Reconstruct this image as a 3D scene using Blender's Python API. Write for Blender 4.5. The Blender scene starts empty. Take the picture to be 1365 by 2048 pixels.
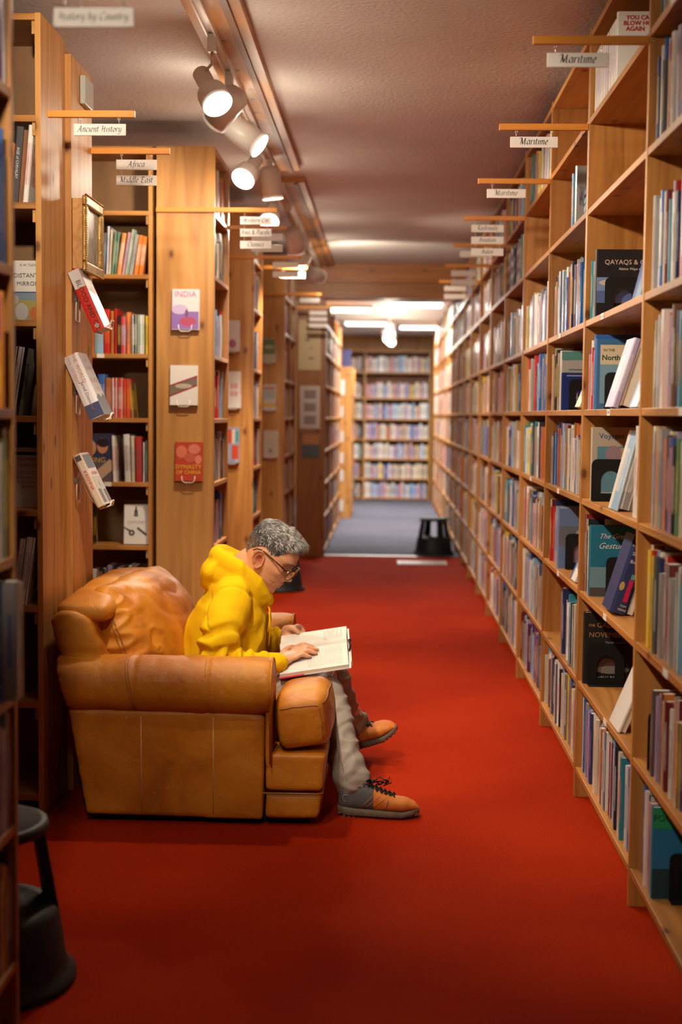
import bpy, bmesh, math, random
import numpy as np
from mathutils import Vector, Matrix, Euler, noise
PI = math.pi
sc = bpy.context.scene
C = sc.collection

# ---------------------------------------------------------------- camera
CAM_H = 1.35
cam_d = bpy.data.cameras.new('camera'); cam = bpy.data.objects.new('camera', cam_d); C.objects.link(cam)
cam_d.sensor_fit = 'HORIZONTAL'; cam_d.sensor_width = 24.0; cam_d.lens = 24.0 * 2750 / 1365
cam_d.clip_start = 0.05; cam_d.clip_end = 80
RW = np.array([[0.99930, -0.01256, 0.03355], [0.03441, 0.07038, -0.99693], [0.01016, 0.99744, 0.07076]])
_y = np.array([775 - 682.5, 1024 - 830, -2750.]); _y /= np.linalg.norm(_y)
_a = .0102; _b = math.sqrt(1 - _a * _a)
_z = np.array([_a, _b, (_a * _y[0] + _b * _y[1]) / (-_y[2])]); _z -= _y * _z.dot(_y); _z /= np.linalg.norm(_z)
_x = np.cross(_y, _z)
RW = np.stack([_x, _y, _z], 0)          # rows: world axes in camera space
cam.matrix_world = Matrix.Translation((0, 0, CAM_H)) @ Matrix([list(r) for r in RW]).to_4x4()
cam_d.dof.use_dof = True; cam_d.dof.focus_distance = 4.75; cam_d.dof.aperture_fstop = 2.2
sc.camera = cam

def at(x, y, Y):
    """world point seen at photo pixel (x, y), at depth Y along the aisle"""
    r = RW @ np.array([x - 682.5, 1024 - y, -2750.])
    return Vector((r[0] * Y / r[1], Y, CAM_H + r[2] * Y / r[1]))

# ---------------------------------------------------------------- world, exposure
w = bpy.data.worlds.new('world'); sc.world = w; w.use_nodes = True
w.node_tree.nodes['Background'].inputs[0].default_value = (1.0, .86, .72, 1)
w.node_tree.nodes['Background'].inputs[1].default_value = .12
sc.view_settings.view_transform = 'Standard'; sc.view_settings.look = 'None'
sc.view_settings.exposure = 0.0; sc.view_settings.gamma = 1.0; sc.view_settings.use_curve_mapping = False
sc.cycles.max_bounces = 8; sc.cycles.diffuse_bounces = 5; sc.cycles.glossy_bounces = 3
sc.cycles.sample_clamp_indirect = 4.0; sc.cycles.use_denoising = True
sc.cycles.caustics_reflective = False; sc.cycles.caustics_refractive = False

WARM = (1.0, .83, .63)
def spot(loc, aim, power, size=70, col=WARM, rad=.045, blend=.6):
    d = bpy.data.lights.new('lamp_light', 'SPOT'); o = bpy.data.objects.new('lamp_light', d); C.objects.link(o)
    d.energy = power; d.color = col; d.spot_size = math.radians(size); d.spot_blend = blend; d.shadow_soft_size = rad
    o.location = loc
    o.rotation_euler = (Vector(aim) - Vector(loc)).to_track_quat('-Z', 'Y').to_euler()
    return o
def area(loc, sx, sy, power, col=(1, .95, .88), rot=(0, 0, 0)):
    d = bpy.data.lights.new('panel_light', 'AREA'); o = bpy.data.objects.new('panel_light', d); C.objects.link(o)
    d.shape = 'RECTANGLE'; d.size = sx; d.size_y = sy; d.energy = power; d.color = col
    o.location = loc; o.rotation_euler = rot
    return o

# lamps of the ceiling track, seen and added: (bell centre, aim, power, cone, kind, in view)
TRACK_X, CEIL = -0.65, 2.76
LAMPS = [
    # bell centre, aim point, power, cone, kind
    ((-0.655, 5.08, 2.515), (0.25, 3.95, 0.9), 60, 85, 'bell'),
    ((-0.67, 5.62, 2.57), (-1.85, 6.65, 1.5), 90, 85, 'can'),
    ((-0.625, 6.05, 2.55), (0.65, 5.75, 1.6), 110, 85, 'can'),
    ((-0.675, 6.62, 2.50), (-1.10, 5.7, 1.6), 5, 80, 'bell'),
    ((-0.64, 7.5, 2.58), (-0.35, 7.7, 0.0), 165, 85, 'can'),
    ((-0.69, 8.05, 2.50), (-0.80, 6.8, 1.3), 80, 80, 'bell'),
    ((-0.613, 9.0, 2.46), (-0.3, 10.2, 0.2), 150, 85, 'can'),
    ((-0.646, 10.0, 2.46), (0.1, 10.1, 2.1), 60, 85, 'can'),
    ((-0.581, 11.0, 2.45), (0.1, 12.2, 2.42), 60, 85, 'can'),
    # unseen spots added over the photographer for shelves, man, signs and ceiling
    ((-0.64, 3.62, 2.54), (-0.50, 5.1, 0.75), 135, 38, 'can'),
    ((-0.64, 3.25, 2.54), (0.68, 5.0, 1.2), 110, 66, 'can'),
    ((-0.64, 2.35, 2.54), (-0.70, 6.6, 1.95), 230, 38, 'can'),
    ((-0.60, 1.8, 2.54), (0.78, 3.9, 0.8), 110, 40, 'can'),
    ((-0.52, 1.3, 2.54), (-0.95, 3.7, 1.0), 100, 30, 'can'),
    ((-0.60, 0.9, 2.54), (-0.60, 2.81, 2.12), 75, 24, 'can'),
    ((-0.60, 0.6, 2.54), (0.50, 3.9, 2.22), 60, 16, 'can'),
    ((-0.64, 2.9, 2.42), (0.08, 5.6, 2.76), 45, 26, 'can'),
]
for (p, aim, pw, cone, kind) in LAMPS:
    p = Vector(p); dr = (Vector(aim) - p).normalized()
    spot(p + dr * .085, aim, pw, cone * 1.25)
    if kind and p.y > 3.6:
        g = bpy.data.lights.new('ceiling_fill', 'POINT'); go = bpy.data.objects.new('ceiling_fill', g); C.objects.link(go)  # extra point light added before the bulb to brighten the ceiling
        g.energy = 3.0; g.color = WARM; g.shadow_soft_size = .04; go.location = p + dr * .115
# lamps of the back room
for p, aim, pw in [((.03, 16.6, 2.36), (.6, 15.0, 1.2), 60), ((-.02, 17.4, 2.34), (-.2, 21.8, 1.3), 750), ((.05, 18.2, 2.34), (.1, 21.8, 1.8), 750)]:
    spot(p, aim, pw, 110, (1, .84, .66))
    g = bpy.data.lights.new('ceiling_fill', 'POINT'); go = bpy.data.objects.new('ceiling_fill', g); C.objects.link(go); g.energy = 14; g.color = (1, .88, .72); g.shadow_soft_size = .06; go.location = Vector(p) + Vector((0, -.1, -.12))  # point fill added under each spot to lift the back-room ceiling
# ---------------------------------------------------------------- object helpers
ORG = {}
def tag(o, label=None, cat=None, group=None, kind=None):
    if label: o['label'] = label
    if cat: o['category'] = cat
    if group: o['group'] = group
    if kind: o['kind'] = kind
    return o
def thing(name, loc, label, cat, group=None, rot=None):
    o = bpy.data.objects.new(name, None); C.objects.link(o); o.location = loc; o.empty_display_size = .05
    if rot is not None: o.rotation_euler = rot
    ORG[o.name] = Vector(loc)
    return tag(o, label, cat, group)

class MB:
    """collects shapes; build() links them as one mesh object"""
    def __init__(s): s.v = []; s.f = []; s.m = []; s.uv = []; s.c = []; s.c2 = []; s.has = False
    def add(s, v, f, mi=0, uv=None, c=None, c2=None):
        n = len(s.v); s.v.extend(tuple(p) for p in v)
        for k, q in enumerate(f):
            s.f.append(tuple(i + n for i in q)); s.m.append(mi[k] if isinstance(mi, list) else mi)
            if uv is not None: s.uv.append(uv[k]); s.c.append(c); s.c2.append(c2); s.has = True
            else: s.uv.append([(-1, -1)] * len(q)); s.c.append((1, 1, 1, 0)); s.c2.append((0, 0, 0, 1))
        return s
    def box(s, x0, x1, y0, y1, z0, z1, M=None, mi=0):
        v = [Vector((x, y, z)) for z in (z0, z1) for y in (y0, y1) for x in (x0, x1)]
        if M is not None: v = [M @ p for p in v]
        return s.add(v, [(0, 2, 3, 1), (4, 5, 7, 6), (0, 1, 5, 4), (2, 6, 7, 3), (0, 4, 6, 2), (1, 3, 7, 5)], mi)
    def tube(s, pts, r, n=8, mi=0, cap=True, closed=False):
        pts = [Vector(p) for p in pts]; R = r if isinstance(r, (list, tuple)) else [r] * len(pts)
        V = []; F = []; L = len(pts); up = None
        for i, p in enumerate(pts):
            if closed: t = pts[(i + 1) % L] - pts[i - 1]
            else: t = pts[min(i + 1, L - 1)] - pts[max(i - 1, 0)]
            t.normalize()
            if up is None: up = t.orthogonal().normalized()
            up = (up - t * up.dot(t)).normalized(); b = t.cross(up)
            for k in range(n):
                a = 2 * PI * k / n; V.append(p + (up * math.cos(a) + b * math.sin(a)) * R[i])
        for i in range(L if closed else L - 1):
            j = (i + 1) % L
            for k in range(n):
                F.append((i * n + k, i * n + (k + 1) % n, j * n + (k + 1) % n, j * n + k))
        if cap and not closed: F.append(tuple(range(n - 1, -1, -1))); F.append(tuple((L - 1) * n + k for k in range(n)))
        return s.add(V, F, mi)
    def lathe(s, prof, M=None, n=24, mi=0):
        V = []; F = []
        for (r, z) in prof:
            for k in range(n):
                a = 2 * PI * k / n; p = Vector((r * math.cos(a), r * math.sin(a), z)); V.append(M @ p if M is not None else p)
        for i in range(len(prof) - 1):
            for k in range(n):
                F.append((i * n + k, i * n + (k + 1) % n, (i + 1) * n + (k + 1) % n, (i + 1) * n + k))
        if prof[0][0] > 1e-6: F.append(tuple(range(n - 1, -1, -1)))
        if prof[-1][0] > 1e-6: F.append(tuple((len(prof) - 1) * n + k for k in range(n)))
        return s.add(V, F, mi)
    def build(s, name, mats, parent=None, smooth=False, world=False, bevel=0, sub=0):
        me = bpy.data.meshes.new(name)
        V = s.v
        if parent is not None and world:
            o0 = ORG[parent.name]; V = [(a - o0.x, b - o0.y, c - o0.z) for a, b, c in V]
        me.from_pydata(V, [], s.f)
        if not isinstance(mats, (list, tuple)): mats = [mats]
        for m in mats: me.materials.append(m)
        me.polygons.foreach_set('material_index', s.m)
        if smooth: me.polygons.foreach_set('use_smooth', [True] * len(me.polygons))
        if s.has:
            u = me.uv_layers.new(name='UVMap'); a = me.color_attributes.new('Col', 'FLOAT_COLOR', 'CORNER'); b = me.color_attributes.new('Col2', 'FLOAT_COLOR', 'CORNER')
            U = []; A = []; B = []
            for q, uv, c, c2 in zip(s.f, s.uv, s.c, s.c2):
                for k in range(len(q)): U.extend(uv[k]); A.extend(c); B.extend(c2)
            u.data.foreach_set('uv', U); a.data.foreach_set('color', A); b.data.foreach_set('color', B)
        me.update()
        o = bpy.data.objects.new(name, me); C.objects.link(o)
        if parent is not None: o.parent = parent
        ORG[o.name] = ORG[parent.name] if (parent is not None) else Vector((0, 0, 0))
        if bevel:
            m = o.modifiers.new('bevel', 'BEVEL'); m.width = bevel; m.segments = 2; m.limit_method = 'ANGLE'; m.angle_limit = .7
        if sub:
            m = o.modifiers.new('sub', 'SUBSURF'); m.levels = sub; m.render_levels = sub
        return o

def evald(o):
    dg = bpy.context.evaluated_depsgraph_get(); dg.update()
    return bpy.data.meshes.new_from_object(o.evaluated_get(dg))
def flat(outlines, th):
    """closed 2-D outlines (holes inside), given a thickness -> verts, faces"""
    cu = bpy.data.curves.new('c', 'CURVE'); cu.dimensions = '2D'; cu.fill_mode = 'BOTH'; cu.extrude = th / 2
    for ol in outlines:
        sp = cu.splines.new('POLY'); sp.points.add(len(ol) - 1)
        for i, p in enumerate(ol): sp.points[i].co = (p[0], p[1], 0, 1)
        sp.use_cyclic_u = True
    o = bpy.data.objects.new('c', cu); C.objects.link(o); me = evald(o)
    r = ([v.co.copy() for v in me.vertices], [tuple(p.vertices) for p in me.polygons])
    bpy.data.objects.remove(o); bpy.data.curves.remove(cu); bpy.data.meshes.remove(me); return r
_tc = {}
def textg(s, size, th=.0004, shear=0, align='CENTER', space=1.0, bold=0):
    key = (s, shear, align, space, bold)
    if key not in _tc:
        cu = bpy.data.curves.new('t', 'FONT'); cu.body = s; cu.size = 1; cu.shear = shear; cu.align_x = align; cu.align_y = 'CENTER'
        cu.space_character = space; cu.offset = bold; cu.resolution_u = 2
        o = bpy.data.objects.new('t', cu); C.objects.link(o); me = evald(o)
        _tc[key] = ([v.co.copy() for v in me.vertices], [tuple(p.vertices) for p in me.polygons])
        bpy.data.objects.remove(o); bpy.data.curves.remove(cu); bpy.data.meshes.remove(me)
    v, f = _tc[key]
    return [Vector((p.x * size, p.y * size, th)) for p in v], f
def frame(o, ex, ey, ez=None):
    """matrix with origin o and x, y axes ex, ey"""
    ex = Vector(ex).normalized(); ey = Vector(ey); ey = (ey - ex * ey.dot(ex)).normalized(); ez = ex.cross(ey)
    M = Matrix((ex, ey, ez)).transposed().to_4x4(); M.translation = Vector(o); return M

# ---------------------------------------------------------------- materials
def newmat(name, rough=.6, spec=.5, base=(.8, .8, .8)):
    m = bpy.data.materials.new(name); m.use_nodes = True; nt = m.node_tree; b = nt.nodes['Principled BSDF']
    b.inputs['Roughness'].default_value = rough; b.inputs['Specular IOR Level'].default_value = spec
    b.inputs['Base Color'].default_value = (*base, 1)
    return m, nt, b
def N(nt, t, **k):
    n = nt.nodes.new('ShaderNode' + t)
    for a, v in k.items():
        if a in ('inp',):
            for i, x in v.items(): n.inputs[i].default_value = x
        else: setattr(n, a, v)
    return n
def ramp(nt, stops, fac):
    n = nt.nodes.new('ShaderNodeValToRGB'); e = n.color_ramp.elements
    while len(e) < len(stops): e.new(.5)
    for i, (p, c) in enumerate(stops): e[i].position = p; e[i].color = (*c, 1) if len(c) == 3 else c
    nt.links.new(fac, n.inputs[0]); return n.outputs[0]
def bump(nt, b, h, dist, strength=1.0):
    n = nt.nodes.new('ShaderNodeBump'); n.inputs['Distance'].default_value = dist; n.inputs['Strength'].default_value = strength
    nt.links.new(h, n.inputs['Height']); nt.links.new(n.outputs[0], b.inputs['Normal'])
def plain(name, c, rough=.6, metal=0, spec=.5, emit=None, es=0):
    m, nt, b = newmat(name, rough, spec, c); b.inputs['Metallic'].default_value = metal
    if emit: b.inputs['Emission Color'].default_value = (*emit, 1); b.inputs['Emission Strength'].default_value = es
    return m
def wood(name, light, dark, axis='Z', rough=.42, knots=True, scale=1.0):
    m, nt, b = newmat(name, rough, .4); L = nt.links
    tc = N(nt, 'TexCoord'); mp = N(nt, 'Mapping')
    s = {'X': (.55, 9, 9), 'Y': (9, .55, 9), 'Z': (9, 9, .55)}[axis]
    mp.inputs['Scale'].default_value = [v * scale for v in s]; L.new(tc.outputs['Object'], mp.inputs[0])
    oi = N(nt, 'ObjectInfo'); ad = N(nt, 'VectorMath', operation='ADD'); mu = N(nt, 'MATH' if 0 else 'Math', operation='MULTIPLY'); mu.inputs[1].default_value = 37.
    L.new(oi.outputs['Random'], mu.inputs[0]); L.new(mp.outputs[0], ad.inputs[0]); L.new(mu.outputs[0], ad.inputs[1])
    n1 = N(nt, 'TexNoise'); n1.inputs['Scale'].default_value = 1.0; n1.inputs['Detail'].default_value = 3; n1.inputs['Distortion'].default_value = .4; L.new(ad.outputs[0], n1.inputs[0])
    m1 = N(nt, 'Math', operation='MULTIPLY'); m1.inputs[1].default_value = 14; L.new(n1.outputs[0], m1.inputs[0])
    fr = N(nt, 'Math', operation='PINGPONG'); fr.inputs[1].default_value = 1.0; L.new(m1.outputs[0], fr.inputs[0])
    n2 = N(nt, 'TexNoise'); n2.inputs['Scale'].default_value = 6; n2.inputs['Detail'].default_value = 4; L.new(ad.outputs[0], n2.inputs[0])
    mx = N(nt, 'Math', operation='MULTIPLY_ADD'); mx.inputs[1].default_value = .45; L.new(n2.outputs[0], mx.inputs[0])
    m2 = N(nt, 'Math', operation='MULTIPLY'); m2.inputs[1].default_value = .55; L.new(fr.outputs[0], m2.inputs[0]); L.new(m2.outputs[0], mx.inputs[2])
    mid = tuple((a + c) / 2 for a, c in zip(light, dark))
    col = ramp(nt, [(.15, light), (.5, tuple(l * .75 + d * .25 for l, d in zip(light, dark))), (.97, tuple(m_ * .55 + d * .45 for m_, d in zip(mid, dark)))], mx.outputs[0])
    if knots:
        sp = N(nt, 'SeparateXYZ'); L.new(tc.outputs['Object'], sp.inputs[0]); ai = 'XYZ'.index(axis); o1, o2 = [q for q in range(3) if q != ai]
        su = N(nt, 'Math', operation='ADD'); L.new(sp.outputs[o1], su.inputs[0]); L.new(sp.outputs[o2], su.inputs[1])
        cx = N(nt, 'CombineXYZ'); s5 = N(nt, 'Math', operation='MULTIPLY_ADD'); s5.inputs[1].default_value = 6.5; L.new(su.outputs[0], s5.inputs[0]); L.new(mu.outputs[0], s5.inputs[2]); L.new(s5.outputs[0], cx.inputs[0])
        s6 = N(nt, 'Math', operation='MULTIPLY'); s6.inputs[1].default_value = 3.6; L.new(sp.outputs[ai], s6.inputs[0]); L.new(s6.outputs[0], cx.inputs[1])
        vo = N(nt, 'TexVoronoi'); vo.voronoi_dimensions = '2D'; vo.inputs['Scale'].default_value = 1.0; L.new(cx.outputs[0], vo.inputs[0])
        kr0 = ramp(nt, [(.0, (1, 1, 1)), (.05, (.8, .8, .8)), (.075, (.3, .3, .3)), (.15, (0, 0, 0))], vo.outputs['Distance'])
        sc0 = N(nt, 'SeparateColor'); L.new(vo.outputs['Color'], sc0.inputs[0]); gt = N(nt, 'Math', operation='GREATER_THAN'); gt.inputs[1].default_value = .55; L.new(sc0.outputs[0], gt.inputs[0])
        mk0 = N(nt, 'MixRGB'); mk0.blend_type = 'MULTIPLY'; mk0.inputs[0].default_value = 1; L.new(kr0, mk0.inputs[1]); L.new(gt.outputs[0], mk0.inputs[2]); kr = mk0.outputs[0]
        mc = N(nt, 'MixRGB'); L.new(kr, mc.inputs[0]); L.new(col, mc.inputs[1]); mc.inputs[2].default_value = (dark[0] * .45, dark[1] * .38, dark[2] * .35, 1); col = mc.outputs[0]
    hv = N(nt, 'HueSaturation'); mr = N(nt, 'MapRange'); mr.inputs[3].default_value = .82; mr.inputs[4].default_value = 1.12; L.new(oi.outputs['Random'], mr.inputs[0]); L.new(mr.outputs[0], hv.inputs['Value'])
    L.new(col, hv.inputs['Color']); L.new(hv.outputs[0], b.inputs['Base Color'])
    bump(nt, b, n2.outputs[0], .0006, .4)
    return m
def noisy(name, c1, c2, scale, rough=.6, bscale=None, bdist=0, detail=4, spec=.5, sheen=0):
    m, nt, b = newmat(name, rough, spec); tc = N(nt, 'TexCoord')
    n = N(nt, 'TexNoise'); n.inputs['Scale'].default_value = scale; n.inputs['Detail'].default_value = detail; nt.links.new(tc.outputs['Object'], n.inputs[0])
    nt.links.new(ramp(nt, [(.3, c1), (.7, c2)], n.outputs[0]), b.inputs['Base Color'])
    if bscale:
        n2 = N(nt, 'TexNoise'); n2.inputs['Scale'].default_value = bscale; n2.inputs['Detail'].default_value = 3; nt.links.new(tc.outputs['Object'], n2.inputs[0]); bump(nt, b, n2.outputs[0], bdist)
    if sheen: b.inputs['Sheen Weight'].default_value = sheen
    return m

PL, PD = (.50, .225, .055), (.24, .075, .010)
M_woodZ = wood('pine_upright', PL, PD, 'Z'); M_woodX = wood('pine_board', PL, PD, 'X'); M_woodY = wood('pine_shelf', PL, PD, 'Y')
M_darkZ = wood('stained_wood', (.36, .14, .03), (.17, .05, .012), 'Z')
M_endZ = wood('pine_end_panel', (.58, .285, .078), (.28, .09, .014), 'Z', scale=.7)
M_beam = wood('dark_beam', (.34, .12, .022), (.16, .045, .008), 'X')
M_rod = wood('orange_rod', (.70, .27, .035), (.45, .15, .02), 'X', knots=False)
M_backb = noisy('brown_backing', (.12, .045, .016), (.17, .07, .026), 6, .7)
M_peg = noisy('hardboard', (.20, .10, .04), (.25, .13, .055), 9, .7)
M_edge = wood('pine_edge', (.62, .33, .115), (.38, .15, .035), 'Y', knots=False)
M_ceil = noisy('ceiling_stipple', (.66, .62, .60), (.72, .68, .66), 3, .75, 55, .004)
M_ceil2 = noisy('ceiling_white', (.72, .70, .66), (.78, .76, .72), 3, .6, 40, .002)
M_plaster = noisy('plaster', (.45, .36, .28), (.5, .4, .32), 2, .8)
def carpet(name, c1, c2):
    m, nt, b = newmat(name, .95, .15); L = nt.links; tc = N(nt, 'TexCoord')
    n = N(nt, 'TexNoise'); n.inputs['Scale'].default_value = 1.3; n.inputs['Detail'].default_value = 6; L.new(tc.outputs['Object'], n.inputs[0])
    f = N(nt, 'TexNoise'); f.inputs['Scale'].default_value = 170; f.inputs['Detail'].default_value = 2; L.new(tc.outputs['Object'], f.inputs[0])
    ad = N(nt, 'Math', operation='MULTIPLY_ADD'); ad.inputs[1].default_value = .5; L.new(f.outputs[0], ad.inputs[0])
    h = N(nt, 'Math', operation='MULTIPLY'); h.inputs[1].default_value = .5; L.new(n.outputs[0], h.inputs[0]); L.new(h.outputs[0], ad.inputs[2])
    L.new(ramp(nt, [(.34, c2), (.62, c1)], ad.outputs[0]), b.inputs['Base Color'])
    bump(nt, b, f.outputs[0], .004, .7); b.inputs['Specular IOR Level'].default_value = .05
    return m
M_red = carpet('red_carpet', (.37, .025, .002), (.25, .010, .001))
M_blue = carpet('blue_carpet', (.13, .13, .165), (.095, .098, .13))
M_white = plain('white_enamel', (.78, .74, .70), .35)
M_bulb = plain('lit_bulb', (1, 1, 1), .4, emit=(1, .93, .8), es=14)
M_metal = plain('brushed_metal', (.6, .58, .55), .35, .9)
M_sign = plain('sign_card', (.80, .76, .72), .5)
M_ink = plain('black_ink', (.02, .018, .016), .5)
M_black = plain('black_steel', (.010, .010, .011), .55, spec=.2)
M_paper = noisy('page_paper', (.66, .60, .50), (.74, .68, .58), 60, .85)
M_wire = plain('coated_wire', (.78, .70, .60), .35)
M_blackpl = plain('black_plastic', (.010, .010, .011), .55, spec=.3)
_cm = {}
def cmat(c, rough=.45):
    k = (tuple(round(x, 3) for x in c), rough)
    if k not in _cm: _cm[k] = plain('print_%d' % len(_cm), c, rough, spec=.25)
    return _cm[k]

# ---------------------------------------------------------------- room shell
XR, XRB = .683, .985                     # face and back of the right-hand shelving
def struct(name, mb, mat, **k):
    o = mb.build(name, mat, **k); o['kind'] = 'structure'; return o
struct('floor', MB().box(-5.2, 1.05, -.6, 13.08, -.06, 0), M_red)
struct('floor_back_room', MB().box(-5.2, 1.05, 13.1, 22.3, -.06, -.002), M_blue)
struct('ceiling', MB().box(-5.2, 1.05, -.6, 13.1, CEIL, CEIL + .08), M_ceil)
struct('ceiling_back_room', MB().box(-5.2, 1.05, 13.1, 22.3, 2.62, 2.84), M_ceil2)
struct('wall_right', MB().box(1.0, 1.06, -.6, 22.3, 0, 2.84), M_plaster)
struct('wall_left', MB().box(-5.26, -5.2, -.6, 22.3, 0, 2.84), M_plaster)
struct('wall_back', MB().box(-5.2, 1.05, 22.3, 22.36, 0, 2.84), M_endZ)
struct('wall_front', MB().box(-5.2, 1.05, -.66, -.6, 0, 2.84), M_plaster)
struct('trim_1', MB().box(-5.2, 1.0, 13.0, 13.14, 2.585, CEIL), M_beam)
struct('trim_2', MB().box(-5.2, 1.0, 13.15, 13.32, 2.44, 2.62).box(-5.2, 1.0, 13.0, 13.15, 2.44, 2.58), M_beam)
struct('trim_3', MB().box(-.60, .30, 13.06, 13.12, 0, .008), plain('threshold_metal', (.62, .60, .58), .35, .6))
# board that carries the lamp track
struct('trim_4', MB().box(TRACK_X - .06, TRACK_X + .14, 1.2, 7.9, CEIL - .035, CEIL).box(TRACK_X - .06, TRACK_X + .14, 8.3, 12.9, CEIL - .035, CEIL), M_woodY, bevel=.002)
# ---------------------------------------------------------------- books
def book_material():
    m, nt, b = newmat('book_cover', .38, .5); L = nt.links
    uv = N(nt, 'UVMap'); uv.uv_map = 'UVMap'; sx = N(nt, 'SeparateXYZ'); L.new(uv.outputs[0], sx.inputs[0]); u, v = sx.outputs[0], sx.outputs[1]
    a = N(nt, 'Attribute'); a.attribute_name = 'Col'; a2 = N(nt, 'Attribute'); a2.attribute_name = 'Col2'; seed = a.outputs['Alpha']
    def mt(op, x, y=None, z=None):
        n = N(nt, 'Math', operation=op)
        for i, q in enumerate((x, y, z)):
            if q is None: continue
            if isinstance(q, (int, float)): n.inputs[i].default_value = q
            else: L.new(q, n.inputs[i])
        return n.outputs[0]
    on = mt('GREATER_THAN', u, -.5)                        # printed side
    spine = mt('LESS_THAN', u, 1.5)
    cb = N(nt, 'CombineXYZ'); L.new(mt('MULTIPLY', u, 7), cb.inputs[0]); L.new(mt('MULTIPLY', v, 62), cb.inputs[1]); L.new(mt('MULTIPLY', seed, 90), cb.inputs[2])
    ns = N(nt, 'TexNoise'); ns.inputs['Scale'].default_value = 1.0; ns.inputs['Detail'].default_value = 2; L.new(cb.outputs[0], ns.inputs[0])
    letters = mt('GREATER_THAN', ns.outputs[0], .49)
    mid = mt('LESS_THAN', mt('ABSOLUTE', mt('SUBTRACT', u, .5)), .27)
    s2 = mt('FRACT', mt('MULTIPLY', seed, 7.31)); s3 = mt('FRACT', mt('MULTIPLY', seed, 13.7)); s4 = mt('FRACT', mt('MULTIPLY', seed, 29.3))
    lo = mt('MULTIPLY_ADD', s2, .25, .2); hi = mt('MULTIPLY_ADD', s3, .25, .66)
    inr = mt('MULTIPLY', mt('GREATER_THAN', v, lo), mt('LESS_THAN', v, hi))
    title = mt('MULTIPLY', mt('MULTIPLY', letters, mid), inr)
    auth = mt('MULTIPLY', mt('MULTIPLY', letters, mt('LESS_THAN', mt('ABSOLUTE', mt('SUBTRACT', u, .5)), .16)), mt('MULTIPLY', mt('GREATER_THAN', v, .80), mt('LESS_THAN', v, .93)))
    logo = mt('MULTIPLY', mt('LESS_THAN', mt('ABSOLUTE', mt('SUBTRACT', u, .5)), .22), mt('MULTIPLY', mt('GREATER_THAN', v, .05), mt('LESS_THAN', v, .09)))
    band = mt('MULTIPLY', mt('GREATER_THAN', s4, .68), mt('MULTIPLY', mt('GREATER_THAN', v, mt('SUBTRACT', hi, .05)), 1))
    foot = mt('MULTIPLY', mt('LESS_THAN', s4, .18), mt('LESS_THAN', v, .14))
    ink = mt('MAXIMUM', mt('MAXIMUM', title, auth), logo)
    blk = mt('MAXIMUM', band, foot)
    # covers (u from 2): soft picture-like blotches
    c2 = N(nt, 'TexNoise'); c2.inputs['Scale'].default_value = 3.4; c2.inputs['Detail'].default_value = 3; L.new(cb.outputs[0], c2.inputs[0])
    mx1 = N(nt, 'MixRGB'); L.new(mt('MULTIPLY', blk, mt('MULTIPLY', on, spine)), mx1.inputs[0]); L.new(a.outputs['Color'], mx1.inputs[1]); L.new(a2.outputs['Color'], mx1.inputs[2])
    ink2 = mt('MULTIPLY', mt('MULTIPLY', ink, mt('SUBTRACT', 1.0, blk)), mt('MULTIPLY', on, spine))
    mx2 = N(nt, 'MixRGB'); L.new(mt('MULTIPLY', ink2, .85), mx2.inputs[0]); L.new(mx1.outputs[0], mx2.inputs[1]); L.new(a2.outputs['Color'], mx2.inputs[2])
    L.new(mx2.outputs[0], b.inputs['Base Color'])
    r = N(nt, 'MapRange'); r.inputs[3].default_value = .16; r.inputs[4].default_value = .55; L.new(s3, r.inputs[0]); L.new(r.outputs[0], b.inputs['Roughness'])
    return m
M_book = book_material()
COL = {
 'white': (.72, .69, .64), 'cream': (.66, .58, .44), 'tan': (.46, .33, .19), 'grey': (.30, .29, .28), 'dark grey': (.09, .09, .095), 'black': (.02, .02, .024),
 'navy': (.02, .035, .12), 'blue': (.035, .12, .38), 'light blue': (.25, .42, .60), 'teal': (.03, .25, .33), 'green': (.04, .20, .10), 'dark green': (.015, .07, .04), 'sage': (.30, .38, .27),
 'red': (.50, .025, .02), 'maroon': (.16, .018, .02), 'orange': (.72, .20, .03), 'yellow': (.75, .52, .03), 'purple': (.14, .06, .22), 'lilac': (.38, .32, .48), 'brown': (.16, .08, .04), 'pink': (.60, .33, .33), 'rust': (.38, .12, .04)}
DARK = {'dark grey', 'black', 'navy', 'blue', 'teal', 'green', 'dark green', 'red', 'maroon', 'purple', 'brown', 'rust'}
PAL_SEA = ['white'] * 6 + ['cream'] * 5 + ['grey'] * 4 + ['light blue'] * 4 + ['blue'] * 5 + ['navy'] * 5 + ['teal'] * 3 + ['dark grey'] * 4 + ['black'] * 3 + ['lilac'] * 3 + ['brown'] * 2 + ['maroon'] * 2 + ['tan'] * 3 + ['orange', 'green', 'purple', 'red', 'yellow', 'pink']
PAL_WARM = ['white'] * 6 + ['cream'] * 6 + ['tan'] * 4 + ['pink'] * 3 + ['lilac'] * 3 + ['grey'] * 4 + ['brown'] * 3 + ['rust'] * 2 + ['light blue'] * 2 + ['maroon'] * 2 + ['dark grey'] * 3 + ['blue', 'yellow', 'red', 'sage', 'black', 'navy']
PAL_HIST = ['white'] * 4 + ['cream'] * 4 + ['red'] * 3 + ['maroon'] * 2 + ['black'] * 2 + ['green', 'dark green', 'blue', 'navy', 'navy', 'grey', 'tan', 'light blue', 'lilac', 'orange', 'brown']
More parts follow.
